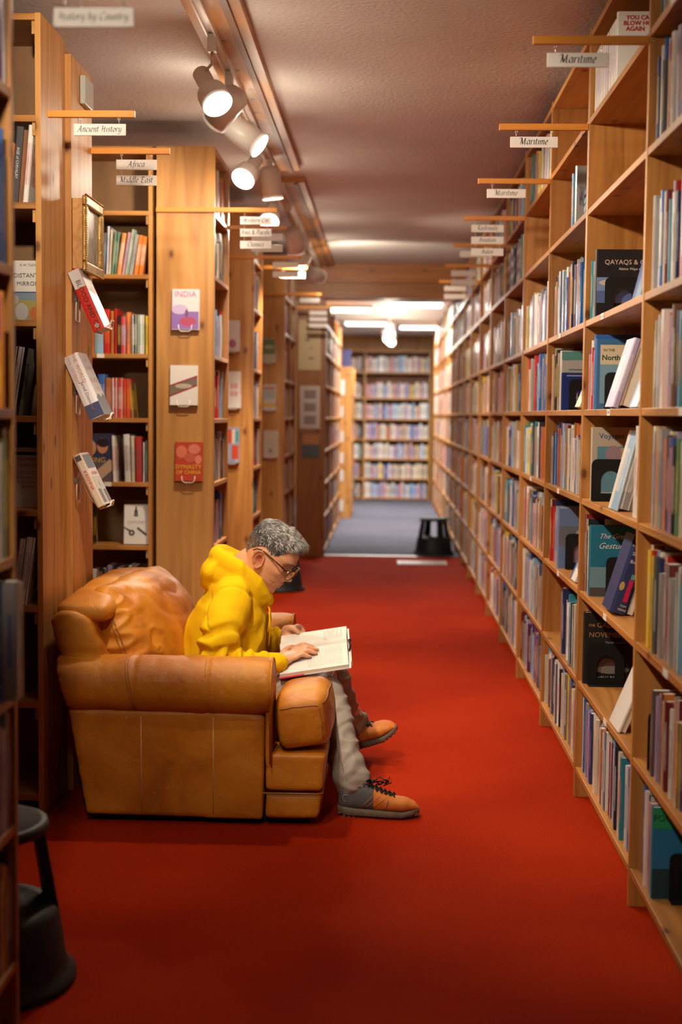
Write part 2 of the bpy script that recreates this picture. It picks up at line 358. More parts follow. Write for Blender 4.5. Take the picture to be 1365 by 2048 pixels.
def cover_geo(t, d, h, M, mb, col, col2, seed, b=.0022, soft=False):
    """case of a book: two boards and a rounded spine; x thickness, y away from the spine, z height"""
    r = min(.0035, t * .3)
    out = [(0, d), (0, r), (t * .22, 0), (t * .78, 0), (t, r), (t, d)]
    b = min(b, t * .2)
    inn = [(b, d), (b, r + b), (t * .3, b), (t * .7, b), (t - b, r + b), (t - b, d)]
    V = [M @ Vector((x, y, z)) for z in (0, h) for (x, y) in out] + [M @ Vector((x, y, z)) for z in (0, h) for (x, y) in inn]
    F = []; U = []
    for i in range(5):
        F.append((i, i + 6, i + 7, i + 1) if True else 0)
        if i in (1, 2, 3): us = [out[i][0] / t, out[i][0] / t, out[i + 1][0] / t, out[i + 1][0] / t]; vs = [0, 1, 1, 0]
        else: us = [2 + out[i][1] / d, 2 + out[i][1] / d, 2 + out[i + 1][1] / d, 2 + out[i + 1][1] / d]; vs = [0, 1, 1, 0]
        U.append(list(zip(us, vs)))
    no = [(-1, -1)] * 4
    for i in range(5):
        F.append((12 + i + 1, 18 + i + 1, 18 + i, 12 + i)); U.append(no)
        F.append((i, i + 1, 13 + i, 12 + i)); U.append(no)
        F.append((6 + i, 18 + i, 19 + i, 7 + i)); U.append(no)
    F.append((0, 12, 18, 6)); U.append(no); F.append((5, 11, 23, 17)); U.append(no)
    F = [tuple(reversed(f)) for f in F]; U = [list(reversed(q)) for q in U]
    mb.add(V, F, 0, U, (*col, seed), (*col2, 1))
def pages_geo(t, d, h, M, mb, mi=0, b=.0022, soft=False):
    g = .0008 if soft else .003; b = min(b, t * .2)
    mb.box(b, t - b, b + .003, d - (.0008 if soft else .004), g, h - g, M, mi)
def contrast(c, rnd):
    return random.Random(rnd).choice(['white', 'cream', 'white', 'yellow', 'light blue', 'orange'] if c in DARK else ['black', 'navy', 'maroon', 'dark grey', 'blue', 'red'])
ORD = ['first', 'second', 'third', 'fourth', 'fifth', 'sixth', 'seventh', 'eighth', 'ninth', 'tenth', 'eleventh', 'twelfth', 'thirteenth', 'fourteenth', 'fifteenth', 'sixteenth', 'seventeenth', 'eighteenth', 'nineteenth', 'twentieth'] + ['twenty-' + x for x in ('first', 'second', 'third', 'fourth', 'fifth', 'sixth', 'seventh', 'eighth', 'ninth')] + ['thirtieth'] + ['thirty-' + x for x in ('first', 'second', 'third', 'fourth', 'fifth', 'sixth', 'seventh', 'eighth', 'ninth')]
ORD += ['fortieth'] + ['forty-' + x for x in ORD[:9]] + ['fiftieth'] + ['fifty-' + x for x in ORD[:9]] + ['sixtieth'] * 60
R = random.Random(11)
N_IND = [0]
_seen = {}
def book(M, t, d, h, col, col2=None, label='', group=None, title=None, soft=None, tcol=None, tsize=.55, vary=True):
    N_IND[0] += 1
    if soft is None: soft = R.random() < .5
    c = COL[col]; k = R.uniform(.85, 1.15) if vary else 1; c = tuple(min(.85, x * k) for x in c)
    c2 = COL[col2] if col2 else COL[contrast(col, R.random())]
    seed = R.random() if title is None else .003
    mb = MB(); cover_geo(t, d, h, Matrix(), mb, c, c2, seed if title is None else 0.0, soft=soft)
    o = mb.build('book', M_book if title is None else cmat(c, .35)); o.matrix_world = M
    tag(o, label, 'book', group)
    p = MB(); pages_geo(t, d, h, Matrix(), p, soft=soft); p.build('pages', M_paper, o)
    if title:
        sz = min(t * tsize, .9 * h / max(1, len(title)) / .55)
        v, f = textg(title, sz, .0003)
        T = frame((t / 2, -.0002, h * .52), (0, 0, -1), (1, 0, 0))
        MB().add([T @ q for q in v], f).build('title', cmat(COL[tcol or ('white' if col in DARK else 'black')]), o)
    return o
MASS = MB()
def mass_book(M, t, d, h, col, soft=False):
    c = COL[col]; k = R.uniform(.85, 1.12); c = tuple(min(.85, x * k) for x in c)
    cover_geo(t, d, h, M, MASS, c, COL[contrast(col, R.random())], R.random(), soft=soft); pages_geo(t, d, h, M, MASS, 1, soft=soft)

A_RIGHT = Matrix(((0, 1, 0, 0), (-1, 0, 0, 0), (0, 0, 1, 0), (0, 0, 0, 1)))       # spine to -X, rows run toward -Y
A_FRONT = Matrix()                                                                # spine to -Y, rows run toward +X
A_LEFT = Matrix(((0, -1, 0, 0), (1, 0, 0, 0), (0, 0, 1, 0), (0, 0, 0, 1)))        # spine to +X, rows run toward +Y
RWM = Matrix([list(r) for r in RW]).transposed()
def pix(p):
    v = RWM @ (Vector(p) - Vector((0, 0, CAM_H))); return (682.5 + 2750 * v.x / -v.z, 1024 - 2750 * v.y / -v.z)
def big_in_view(M, t, h, least):
    a = pix(M @ Vector((0, 0, 0))); b = pix(M @ Vector((t, 0, h)))
    x0, x1 = max(0, min(a[0], b[0])), min(1365, max(a[0], b[0])); y0, y1 = max(0, min(a[1], b[1])), min(2048, max(a[1], b[1]))
    return max(0, x1 - x0) * max(0, y1 - y0) > least
LEAST = 330
def row(o, A, L, clear, pal, spec=None, ind=None, names=('', ''), hmin=.19, hmax=.25, tmin=.012, tmax=.034, dmax=.2, group=None, tail='', end='far post', lean_p=.0):
    """fills a shelf from o along the local x axis for length L. spec: fixed books first (colour, thickness, height[, colour2, title])"""
    x = 0.0; k = 0; spec = list(spec or [])
    grp = []
    while True:
        if spec:
            s = spec.pop(0)
            if s is None: return x
            col, t, h = s[0], s[1], s[2]; c2 = s[3] if len(s) > 3 else None; ti = s[4] if len(s) > 4 else None
        else:
            if R.random() < .16 and grp: col, t, h = grp[-1]
            else: col = R.choice(pal); t = R.uniform(tmin, tmax) * R.choice([1, 1, .7]); h = R.uniform(hmin, min(hmax, clear - .012))
            c2 = ti = None
        if x + t > L: return x
        grp.append((col, t, h)); h = min(h, clear - .01)
        d = min(dmax, h * R.uniform(.64, .76)); off = R.uniform(.0, .022)
        M = Matrix.Translation(o) @ A @ Matrix.Translation((x, off, .0005))
        if ind and big_in_view(M, t, h, LEAST):
            lab = f'{col} book, {ORD[k]} from the {end}, {ind}'
            book(M, t - .0006, d, h, col, c2, lab, group, ti)
        else: mass_book(M, t - .0006, d, h, col)
        x += t; k += 1

# ---- flat shape of a bookend: plate with an arched opening and a foot
_arch = [(-.055, 0), (.055, 0), (.055, .105)] + [(.055 - .018 + .018 * math.cos(a), .105 + .018 * math.sin(a)) for a in np.linspace(0, PI / 2, 5)] + [(-.055 + .018 + .018 * math.cos(a), .105 + .018 * math.sin(a)) for a in np.linspace(PI / 2, PI, 5)] + [(-.055, .105)]
_hole = [(-.028, .022), (-.028, .06)] + [(.028 * math.cos(a), .06 + .03 * math.sin(a)) for a in np.linspace(PI, 0, 11)] + [(.028, .022)]
BE = flat([_arch, _hole], .0016)
def bookend(pos, label, ex=(1, 0, 0), s=1.0, foot=-.3):
    """upright plate facing the camera side, foot under the books"""
    T = frame(pos, ex, (0, 0, 1))
    mb = MB().add([T @ (q * s) for q in BE[0]], BE[1])
    o = mb.build('bookend', M_black); tag(o, label, 'bookend', 'black steel bookends')
    m2 = MB(); nrm = Vector(ex).cross(Vector((0, 0, 1)))
    c = [T @ (Vector((x, 0, 0)) * s) for x in (-.055, .055)]; q = nrm * (-.12 * foot)
    up = Vector((0, 0, .0012)); m2.add([c[0], c[1], c[1] + q, c[0] + q, c[0] + up, c[1] + up, c[1] + q + up, c[0] + q + up], [(0, 3, 2, 1), (4, 5, 6, 7), (0, 1, 5, 4), (1, 2, 6, 5), (2, 3, 7, 6), (3, 0, 4, 7)])
    m2.build('foot_plate', M_black, o)
    return o
def lines(parent, T, items, ox=0):
    """printed lines on a flat face: items = (text, x, y, size, colour[, shear])"""
    for it in items:
        s, x, y, sz, c = it[:5]; sh = it[5] if len(it) > 5 else 0
        v, f = textg(s, sz, .0004, sh, bold=it[6] if len(it) > 6 else 0)
        TT = T @ Matrix.Translation((x, y, 0)); MB().add([TT @ q for q in v], f).build('title', cmat(c), parent)
def patch(parent, T, polys, name='print'):
    for q_, (pts, c) in enumerate(polys):
        n = len(pts); V = [T @ Vector((x, y, .0002 + q_ * .00016)) for x, y in pts]
        MB().add(V, [tuple(range(n))]).build(name, cmat(c) if not hasattr(c, 'node_tree') else c, parent)
def rect(x0, y0, x1, y1): return [(x0, y0), (x1, y0), (x1, y1), (x0, y1)]
def ell(cx, cy, rx, ry, n=20): return [(cx + rx * math.cos(2 * PI * k / n), cy + ry * math.sin(2 * PI * k / n)) for k in range(n)]
def facing(M, w, h, t, col, label, items=(), polys=(), group=None, tilt=0):
    """book shown by its cover: local x across, y up, z out of the cover; M places its bottom-left cover corner"""
    N_IND[0] += 1
    B = M @ Matrix(((0, 1, 0, 0), (0, 0, 1, 0), (1, 0, 0, 0), (0, 0, 0, 1))) @ Matrix.Translation((-t, 0, 0))  # book x -> out, y -> across, z -> up
    mb = MB(); cover_geo(t, w, h, Matrix(), mb, col, (.5, .5, .5), 0.0); o = mb.build('book', cmat(col, .32)); o.matrix_world = B
    tag(o, label, 'book', group)
    p = MB(); pages_geo(t, w, h, Matrix(), p); p.build('pages', M_paper, o)
    T = B.inverted() @ M @ Matrix.Translation((0, 0, .0002))
    patch(o, T, polys)
    lines(o, T @ Matrix.Translation((0, 0, .0004 + .00016 * len(polys))), items)
    return o

# ---------------------------------------------------------------- right-hand shelving
HS = [.10, .41, .73, 1.055, 1.365, 1.672, 2.055, 2.365, 2.66]
PY = lambda k: 3.752 + 1.1045 * k
UNAMES = ['pine bookcase nearest the photographer on the long wall', 'pine bookcase holding the face-out maritime books, second along the long wall',
          'pine bookcase, third along the long wall of shelving', 'pine bookcase, fourth along the long wall of shelving', 'pine bookcase, fifth along the long wall of shelving', 'pine bookcase, sixth along the long wall, just before the ceiling beam',
          'pine bookcase behind the step stool on the long wall', 'pine bookcase at the far end of the long wall']
def right_unit(i, k):
    y0, y1 = PY(k), PY(k + 2); root = thing('bookcase', (.83, (y0 + y1) / 2, 0), UNAMES[i], 'bookcase', 'pine bookcases along the long wall')
    P = lambda name, mb, mat: mb.build(name, mat, root, world=True, bevel=.0015 if k < 5 else 0)
    for y in (y0 + .0095, PY(k + 1), y1 - .0095):
        P('side_panel', MB().box(XR, XRB, y - .0095, y + .0095, 0, 2.68), M_woodZ)
    for b in (0, 1):
        ya, yb = PY(k + b) + (.019 if b == 0 else .0095), PY(k + b + 1) - (.0095 if b == 0 else .019)
        for z in HS:
            P('shelf', MB().box(XR + .002, XRB - .012, ya, yb, z - .0105, z + .0105), M_woodY)
        if k < 5:
            for z in HS[1:]:
                P('rail', MB().box(XRB - .03, XRB - .012, ya, yb, z - .075, z - .0106), M_woodY)
    P('back_panel', MB().box(XRB - .012, XRB, y0 + .019, y1 - .019, .02, 2.66), M_woodZ)
    P('kick_board', MB().box(XR + .09, XR + .105, y0 + .019, PY(k + 1) - .0095, 0, .089).box(XR + .09, XR + .105, PY(k + 1) + .0095, y1 - .019, 0, .089), M_woodY)
for i, k in enumerate(range(-1, 15, 2)): right_unit(i, k)

SN = ['bottom shelf', 'second shelf up', 'third shelf up', 'shelf just below eye level', 'shelf at eye level', 'shelf just above eye level', 'third shelf from the top', 'second shelf from the top']
def zs(i): return HS[i] + .0105
def clear(i): return HS[i + 1] - HS[i] - .021
XB = XR + .012
def R_at(k, s, i, x=XB): return Vector((x, PY(k + 1) - .02 - s, zs(i)))     # s metres from the bay's far post
def lean(k, i, bks, ang, ind, off=0.02, x=XB + .01, fore=()):
    """books leaning on the bay's near post"""
    y = PY(k) + .0105 + off; phi = math.radians(ang)
    yy = y + bks[0][2] * math.sin(phi); out = []
    for n, bk in enumerate(bks):
        col, t, h = bk[:3]; ti = bk[3] if len(bk) > 3 else None; d = .14 if len(bk) < 5 else bk[4]
        M = Matrix.Translation((x, yy, zs(i) + .0005)) @ Matrix.Rotation(phi, 4, 'X') @ Matrix.Translation((0, t, 0)) @ A_RIGHT
        if n in fore: M = M @ Matrix.Translation((t, d, 0)) @ Matrix.Rotation(PI, 4, 'Z')
        lab = ind[n] if isinstance(ind, (list, tuple)) else ind
        out.append(book(M, t - .001, d, h, col, None, lab, None, ti)); yy += t / math.cos(phi)
    return out
def cover_to_camera(k, s, i, w, h, t, col, label, items=(), polys=(), x=XB):
    """the nearest book of a run: its front cover faces the open shelf space"""
    y = PY(k + 1) - .02 - s
    M = frame((x, y - t, zs(i) + .0005), (1, 0, 0), (0, 0, 1))
    return facing(M, w, h, t, col, label, items, polys)
bay0 = 'in the nearest bay of the long wall'; bay1 = 'in the bay beside the nearest maritime sign'
b0 = lambda i: f'{SN[i]}, nearest long-wall bay'
b1 = lambda i: f'{SN[i]}, second long-wall bay'

# nearest bay (only its far half is in the picture)
S0 = {
 7: [('white', .012, .215, 'grey'), ('dark green', .02, .245, 'white'), ('grey', .022, .225), ('orange', .014, .215, 'yellow'), ('yellow', .016, .205, 'brown'), ('cream', .022, .215), ('orange', .02, .25, 'navy'), ('orange', .02, .25, 'navy'), ('light blue', .034, .255), ('cream', .03, .25), ('tan', .02, .24)],
 6: [('navy', .016, .225), ('navy', .014, .232), ('white', .018, .245, 'blue'), ('blue', .01, .262), ('dark grey', .022, .20, 'yellow'), ('light blue', .02, .25), ('white', .024, .235, 'dark grey'), ('cream', .02, .225), ('red', .013, .23), ('navy', .014, .225), ('white', .03, .24), ('brown', .02, .24)],
 5: [('grey', .018, .25), ('white', .024, .24, 'navy'), ('light blue', .02, .25), ('cream', .02, .24), ('blue', .025, .25), ('grey', .02, .22), ('tan', .03, .24)],
 4: [('dark grey', .024, .205, 'white'), ('light blue', .02, .23, 'cream'), ('brown', .014, .228), ('black', .022, .24, 'cream'), ('dark grey', .03, .24, 'white'), ('grey', .018, .23), ('white', .03, .25, 'red'), ('red', .02, .24)],
 3: [('light blue', .018, .255, 'navy'), ('cream', .016, .258), ('cream', .018, .262, 'dark grey'), ('grey', .02, .25), ('cream', .016, .25), ('maroon', .016, .24), ('tan', .03, .262), ('grey', .034, .255), ('orange', .016, .23), ('cream', .03, .25)],
 2: [('cream', .008, .27), ('orange', .012, .25), ('maroon', .012, .255), ('cream', .012, .27), ('yellow', .016, .26, 'cream'), ('red', .014, .26), ('light blue', .024, .262), ('cream', .014, .25), ('yellow', .01, .25), ('white', .02, .262, 'red'), ('dark grey', .016, .25), ('navy', .02, .25), ('cream', .02, .26)],
 1: [('red', .012, .18), ('purple', .012, .2), ('orange', .008, .22), ('dark grey', .026, .225, 'sage'), ('orange', .02, .22), ('white', .012, .22), ('lilac', .022, .22), ('grey', .014, .205), ('black', .024, .235, 'orange'), ('tan', .03, .22)],
 0: [('blue', .03, .25, 'white', 'the Trail'), ('navy', .022, .245, 'white'), ('tan', .014, .19), ('dark grey', .034, .235, 'white'), ('brown', .02, .2, 'white'), ('lilac', .012, .18), ('pink', .026, .235), ]}
for i in range(7, -1, -1):
    o = R_at(-1, .03 if i != 1 else .14, i)
    L = {0: .19, 1: .42}.get(i, .55)
    row(o, A_RIGHT, L, clear(i), PAL_SEA, S0[i] + ([None] if i == 0 else []), b0(i), hmin=.205, hmax=.26, group=None)
cover_to_camera(-1, .215, 0, .165, .24, .022, COL['teal'], 'blue guidebook with green band reading FOOTS, nearest bay, bottom shelf',
    [('FOOTS', .040, .212, .024, COL['dark green'])], [(rect(.002, .185, .163, .238), (.03, .36, .13)), (rect(.002, .002, .163, .08), (.02, .06, .08)), (rect(.002, .08, .163, .184), (.03, .2, .42))])
bookend(R_at(-1, .245, 0) + Vector((.10, 0, .001)), 'black steel bookend before the blue FOOTS guidebook, bottom shelf')
bookend(R_at(-1, .125, 1) + Vector((.075, 0, .001)), 'black steel bookend at the start of the second shelf, nearest bay', foot=-.3, s=1.3)
cover_to_camera(-1, .125, 0, .15, .255, .02, COL['white'], 'white book reading Day H above its neighbours, nearest bay, bottom shelf', [('Day H', .048, .235, .032, COL['black'])], x=XB)

# second bay: shelves with face-out books and bookends
S1 = {
 5: [('teal', .014, .205), ('white', .016, .2), ('grey', .014, .2), ('grey', .014, .202), ('cream', .016, .2), ('light blue', .014, .2), ('white', .014, .2), None],
 4: [('purple', .016, .205, 'white'), ('pink', .012, .19), ('cream', .016, .215), ('light blue', .018, .22), ('white', .022, .235), ('red', .018, .21, 'white'), ('white', .012, .2), None],
 3: [('cream', .022, .225, 'navy'), ('cream', .022, .225, 'navy'), ('cream', .022, .225, 'navy'), ('white', .02, .235), ('cream', .016, .235), None],
 2: [('maroon', .012, .27), ('cream', .03, .255), ('orange', .014, .225), ('black', .028, .22), ('brown', .02, .235), ('maroon', .016, .23), None],
 1: [('cream', .014, .23), ('white', .01, .225), None],
 0: [('white', .026, .25), ('purple', .012, .245), ('lilac', .022, .24), ('blue', .012, .275), ('grey', .05, .25), ('blue', .024, .235), ('light blue', .018, .24), ('pink', .012, .235), ('lilac', .02, .24), ('navy', .03, .24, 'lilac'),
     ('tan', .016, .24), ('white', .03, .25, 'black'), ('white', .04, .25, 'black', 'THE LAST VIKING'), ('cream', .03, .245), ('cream', .022, .24), ('brown', .014, .25), ('white', .03, .25, 'navy'), ('lilac', .016, .245), ('white', .026, .242), ('dark grey', .02, .24), ('white', .016, .235), ('maroon', .03, .25, 'white'), ('navy', .026, .25, 'white'), ('cream', .04, .24, 'black', 'NORTH & AWAY')][:-1] + [('cream', .04, .245, 'rust')]}
for i in (5, 4, 3, 2, 1, 0):
    row(R_at(0, .01, i), A_RIGHT, 1.0, clear(i), PAL_SEA, S1[i], b1(i), hmin=.215, hmax=.26, dmax=.16)
# top shelf: a run of identical white paperbacks ending in one cover
for n in range(19):
    M = Matrix.Translation(R_at(0, .03 + n * .022, 7)) @ A_RIGHT
    book(M, .0200, .17, .208, 'white', 'lilac', 'white paperback in the run of identical copies on the top maritime shelf', 'run of identical white paperbacks', soft=True)
cover_to_camera(0, .455, 7, .175, .222, .02, COL['white'], 'white paperback whose cover reads YOU CAN\'T BLOW HOME AGAIN, top maritime shelf',
    [("YOU CAN'T", .076, .203, .0185, COL['red'], 0, .025), ('BLOW HOME', .074, .186, .0185, COL['red'], 0, .025), ('AGAIN', .055, .169, .0185, COL['red'], 0, .025)], [(rect(.04, .004, .172, .05), (.42, .44, .56)), ([(.05, .05), (.12, .055), (.15, .09), (.1, .07)], (.4, .33, .22))])
cover_to_camera(0, .135, 5, .21, .228, .02, COL['black'], 'black book with kayak title and seascape strip, shelf above eye level, second bay',
    [('QAYAQS & CANOES', .13, .185, .0225, (.7, .6, .5)), ('Native Ways of Knowing', .135, .163, .012, (.7, .7, .7), .3)], [(rect(.002, .05, .208, .135), (.10, .16, .38)), (rect(.002, .09, .208, .135), (.20, .32, .55)), (ell(.06, .117, .05, .012), (.62, .55, .50))])
bookend(R_at(0, .185, 5) + Vector((.085, 0, .001)), 'black steel bookend against the black kayak book', s=1.08)
cover_to_camera(0, .15, 4, .2, .25, .022, COL['blue'], 'tall blue book with mountain skyline behind the Northwest guide, eye-level shelf')
cover_to_camera(0, .175, 4, .16, .235, .02, (.05, .16, .34), 'blue patterned guide whose cover reads IN THE North, eye-level shelf',
    [('IN THE', .043, .197, .012, COL['dark green']), ('North', .050, .172, .024, COL['dark green'], 0, .02)], [(rect(.014, .15, .155, .215), (.62, .52, .36)), (rect(.014, .02, .155, .15), (.18, .33, .42))])
bookend(R_at(0, .2, 4) + Vector((.085, 0, .001)), 'black steel bookend behind the leaning cream books, eye-level shelf')
cover_to_camera(0, .115, 3, .185, .25, .022, (.45, .38, .30), 'tan book whose cover reads Voyages in blue, below eye level, second bay',
    [('Voyages', .068, .22, .026, (.02, .13, .28))], [(rect(.02, .03, .17, .185), (.10, .25, .33)), (rect(.09, .06, .17, .18), (.48, .30, .18)), (ell(.075, .16, .028, .028), (.30, .20, .24))])
bookend(R_at(0, .14, 3) + Vector((.065, 0, .001)), 'black steel bookend against the tan Voyages book', s=1.15)
cover_to_camera(0, .13, 2, .185, .242, .024, (.02, .17, .27), 'teal book titled The Great Gesture in looping script, third shelf up',
    [('The Great', .08, .205, .024, (.72, .72, .72), .45), ('Gesture', .075, .172, .029, (.72, .72, .72), .45)], [(rect(.002, .03, .183, .10), (.15, .30, .36)), (ell(.12, .11, .05, .028), (.45, .02, .03)), (rect(.002, .002, .06, .03), (.08, .07, .08))])
bookend(R_at(0, .165, 2) + Vector((.115, 0, .001)), 'black steel bookend against the teal Great Gesture book', s=1.1)
cover_to_camera(0, .03, 1, .175, .25, .03, (.022, .02, .022), 'black hardcover reading THE GALES OF NOVEMBER, second shelf up',
    [('THE', .027, .205, .013, (.55, .33, .12)), ('GALES OF', .100, .206, .025, (.55, .33, .12)), ('NOVEMBER', .082, .172, .025, (.45, .27, .1)), ('The Untold Story', .11, .146, .010, (.6, .6, .6)), ('of the', .11, .134, .010, (.6, .6, .6)), ('EDMUND', .11, .121, .011, (.6, .6, .6)), ('FITZGERALD', .11, .108, .011, (.6, .6, .6)), ('JOHN U. BACON', .09, .022, .014, (.7, .7, .7))],
    [(ell(.085, .072, .05, .026), (.10, .045, .035)), (ell(.1, .05, .06, .014), (.22, .20, .19))])
bookend(R_at(0, .08, 1) + Vector((.075, 0, .001)), 'black steel bookend against THE GALES OF NOVEMBER', s=1.15)
def laid(k, i, y, x, ang, bks):
    """books standing with the cover toward the aisle, tipped back; fore: page edge (not spine) toward the camera"""
    phi = math.radians(ang); out = []; xx = x
    for (col, t, h, wd, fore, lab, c2) in bks:
        A = A_FRONT if not fore else Matrix.Translation((t, wd, 0)) @ Matrix.Rotation(PI, 4, 'Z')
        M = Matrix.Translation((xx, y, zs(i) + .001 + t * math.sin(phi))) @ Matrix.Rotation(phi, 4, 'Y') @ A
        out.append(book(M, t - .001, wd, h, col, c2, lab)); xx += t / math.cos(phi)
    return out
laid(0, 5, 3.86, XB, 14, [('light blue', .006, .2, .13, False, 'thin blue booklet tipped back beside the kayak book', None), ('cream', .012, .2, .13, True, 'thin cream book tipped back beside the kayak book', None)])
laid(0, 4, 4.27, XB - .002, 17, [('lilac', .022, .222, .15, False, 'glossy lilac and white book tipped back before two cream ones, eye-level shelf', 'white'), ('cream', .036, .21, .14, True, 'thick book showing its cream page edge, middle of three, eye-level shelf', None), ('cream', .036, .21, .14, True, 'thick book showing its cream page edge, rearmost of three, eye-level shelf', None)])
laid(0, 4, 3.93, XB + .01, 20, [('white', .012, .12, .12, False, 'small illustrated booklet tipped back near the post, eye-level shelf', 'blue')])
laid(0, 3, 4.17, XB, 14, [('light blue', .008, .25, .15, False, 'sky-blue book tipped back over the Voyages cover', 'white'), ('grey', .04, .235, .15, False, 'thick grey book with white label tipped back beside the Voyages book', 'white')])
laid(0, 3, 3.80, XB + .01, 1, [('white', .012, .26, .15, False, 'thin white book upright by the near post beside the tipped grey one', None)])
o = laid(0, 2, 4.22, XB - .004, 17, [('navy', .050, .245, .15, False, 'navy book reading All in the Same Boat tipped back on its neighbour', 'navy'), ('grey', .02, .24, .15, True, 'grey book tipped back behind the All in the Same Boat book', None)])[0]
T2 = frame((0, -.0006, 0), (1, 0, 0), (0, 0, 1))
patch(o, T2, [(ell(.012, .085, .008, .014), (.50, .36, .14)), (rect(.028, .04, .042, .11), (.50, .02, .08)), (rect(.03, .112, .042, .128), (.1, .35, .35))])
lines(o, T2 @ Matrix.Translation((0, 0, .0008)), [('All in the', .026, .215, .0125, (.75, .75, .75)), ('Same', .027, .19, .015, (.75, .75, .75)), ('Boat', .026, .165, .015, (.75, .75, .75)), ('TOM', .034, .026, .009, (.7, .7, .7)), ('NEALE', .034, .014, .009, (.7, .7, .7))])
laid(0, 1, 4.02, XB - .004, 22, [('white', .01, .225, .16, False, 'thin white book tipped back near the post, second shelf up', 'white'), ('cream', .012, .2, .14, True, 'thin cream book tipped back behind the white one, second shelf up', None)])

# everything further along the wall
S2 = {6: [('white', .03, .21), ('red', .02, .215, 'white'), ('lilac', .02, .21), ('blue', .024, .21), ('teal', .012, .205), ('white', .04, .225), ('grey', .03, .225), None]}
for k in range(1, 15):
    for i in range(7, -1, -1):
        pal = PAL_SEA if k < 4 else PAL_WARM
        if k == 1 and i == 7: continue
        if k == 2 and i == 6: continue
        if k == 1 and i == 1:
            row(R_at(k, .45, i), A_RIGHT, .55, clear(i), pal, hmin=.2, hmax=.26); continue
        L = 1.05 if not (k == 1 and i in (2, 4, 6)) else {2: .35, 4: .3, 6: .45}[i]
        if k == 1 and i == 6:
            row(R_at(k, .50, i), A_RIGHT, .4, clear(i), pal, S2[6]); continue
        if k in (2, 3, 5) and i == 3: L = .7
        row(R_at(k, .01, i), A_RIGHT, L * R.choice([1, 1, 1, .9]), clear(i), pal, hmin=.2, hmax=.262 if i < 6 else .25)
# third bay: pieces that read on their own
cover_to_camera(1, .36, 4, .2, .235, .02, (.50, .52, .50), 'pale report with teal band and red mark, eye-level shelf, third bay', [('Inventory of', .09, .17, .012, COL['dark grey']), ('Coastal Waters', .095, .15, .012, COL['dark grey'])][:0], [(rect(.002, .2, .198, .235), (.12, .36, .36)), (rect(.15, .15, .18, .19), (.5, .03, .04)), (rect(.03, .16, .12, .165), (.2, .2, .2)), (rect(.03, .14, .11, .145), (.2, .2, .2)), (rect(.03, .11, .17, .114), (.2, .2, .2))])
cover_to_camera(1, .385, 4, .17, .15, .014, (.02, .04, .22), 'navy spiral manual with ship drawing, eye-level shelf, third bay', [], [(rect(.02, .136, .16, .140), (.5, .5, .6)), (rect(.06, .03, .064, .09), (.5, .5, .6)), (rect(.03, .05, .11, .053), (.5, .5, .6))])
bookend(R_at(1, .405, 4) + Vector((.085, 0, .001)), 'black steel bookend before the navy spiral manual')
cover_to_camera(1, .38, 2, .18, .24, .02, (.14, .22, .42), 'blue book with a seated figure and sea cover, third shelf up, third bay', [], [(rect(.002, .09, .178, .17), (.16, .17, .2)), (ell(.1, .14, .03, .02), (.5, .42, .36)), (rect(.03, .01, .17, .09), (.28, .2, .3)), (rect(.05, .01, .15, .03), (.45, .25, .1))])
bookend(R_at(1, .42, 2) + Vector((.09, 0, .001)), 'black steel bookend before the blue sea-cover book', s=1.15)
cover_to_camera(1, .40, 0, .17, .24, .02, (.06, .10, .16), 'dark blue book behind a bookend on the bottom shelf, third bay')
bookend(R_at(1, .43, 0) + Vector((.085, 0, .001)), 'black steel bookend on the bottom shelf, third bay', s=1.2)
laid(1, 4, 5.02, XB, 22, [('cream', .03, .18, .13, True, 'cream page edge of a book tipped back, eye-level shelf, third bay', None)])
laid(1, 2, 5.04, XB, 22, [('white', .012, .2, .13, False, 'white booklet tipped back on the shelf, third shelf up, third bay', None), ('grey', .012, .2, .13, False, 'grey booklet tipped back behind the white one, third bay', None)])
for n, (c, z, a) in enumerate([('white', 0, 3), ('light blue', .03, -4), ('teal', .06, 5), ('navy', .09, 0)]):
    M = Matrix.Translation((XB + .02, PY(1) + .30, zs(6) + z + .0006)) @ Matrix.Rotation(math.radians(a), 4, 'Z') @ Matrix(((0, 1, 0, 0), (0, 0, -1, 0), (-1, 0, 0, .0285), (0, 0, 0, 1)))
    book(M, .028, .15, .21, c, None, f'{c} book, {["lowest", "second from the bottom", "third from the bottom", "topmost"][n]} of the flat pile in the third bay', 'flat pile on the third shelf from the top')
# small paper labels on shelf edges
def edge_label(x, y, z, w, label, txt=None):
    o = MB().box(XR + .0004, XR + .0018, y - w / 2, y + w / 2, z - .0095, z + .0095).build('shelf_label', M_sign); tag(o, label, 'shelf label', 'paper labels on shelf edges')
    if txt:
        T = frame((XR + .0003, y, z), (0, -1, 0), (0, 0, 1)); v, f = textg(txt, .014, .0003, .3); MB().add([T @ q for q in v], f).build('lettering', M_ink, o)
for (k, s, i, tx, lb) in [(0, .38, 5, 'Canoeing', 'paper label under the black kayak book'), (0, .55, 4, 'SHIPS', 'paper label under the leaning cream books'), (0, .57, 2, None, 'paper label on the shelf under All in the Same Boat'), (0, .62, 1, None, 'paper label on the shelf edge above the lowest row, second bay'),
                      (-1, .28, 7, None, 'paper label on the second shelf from the top, nearest bay'), (-1, .5, 4, None, 'paper label on the eye-level shelf, nearest bay'), (-1, .4, 2, None, 'paper label on the third shelf up, nearest bay'), (1, .4, 5, None, 'paper label above eye level in the third bay'), (1, .45, 3, None, 'paper label under the purple book, third bay'), (1, .5, 2, None, 'paper label under the sea-cover book, third bay'), (2, .5, 3, None, 'paper label in the fourth bay below eye level')]:
    p = R_at(k, s, i); edge_label(0, p.y, HS[i], .055, lb, tx)
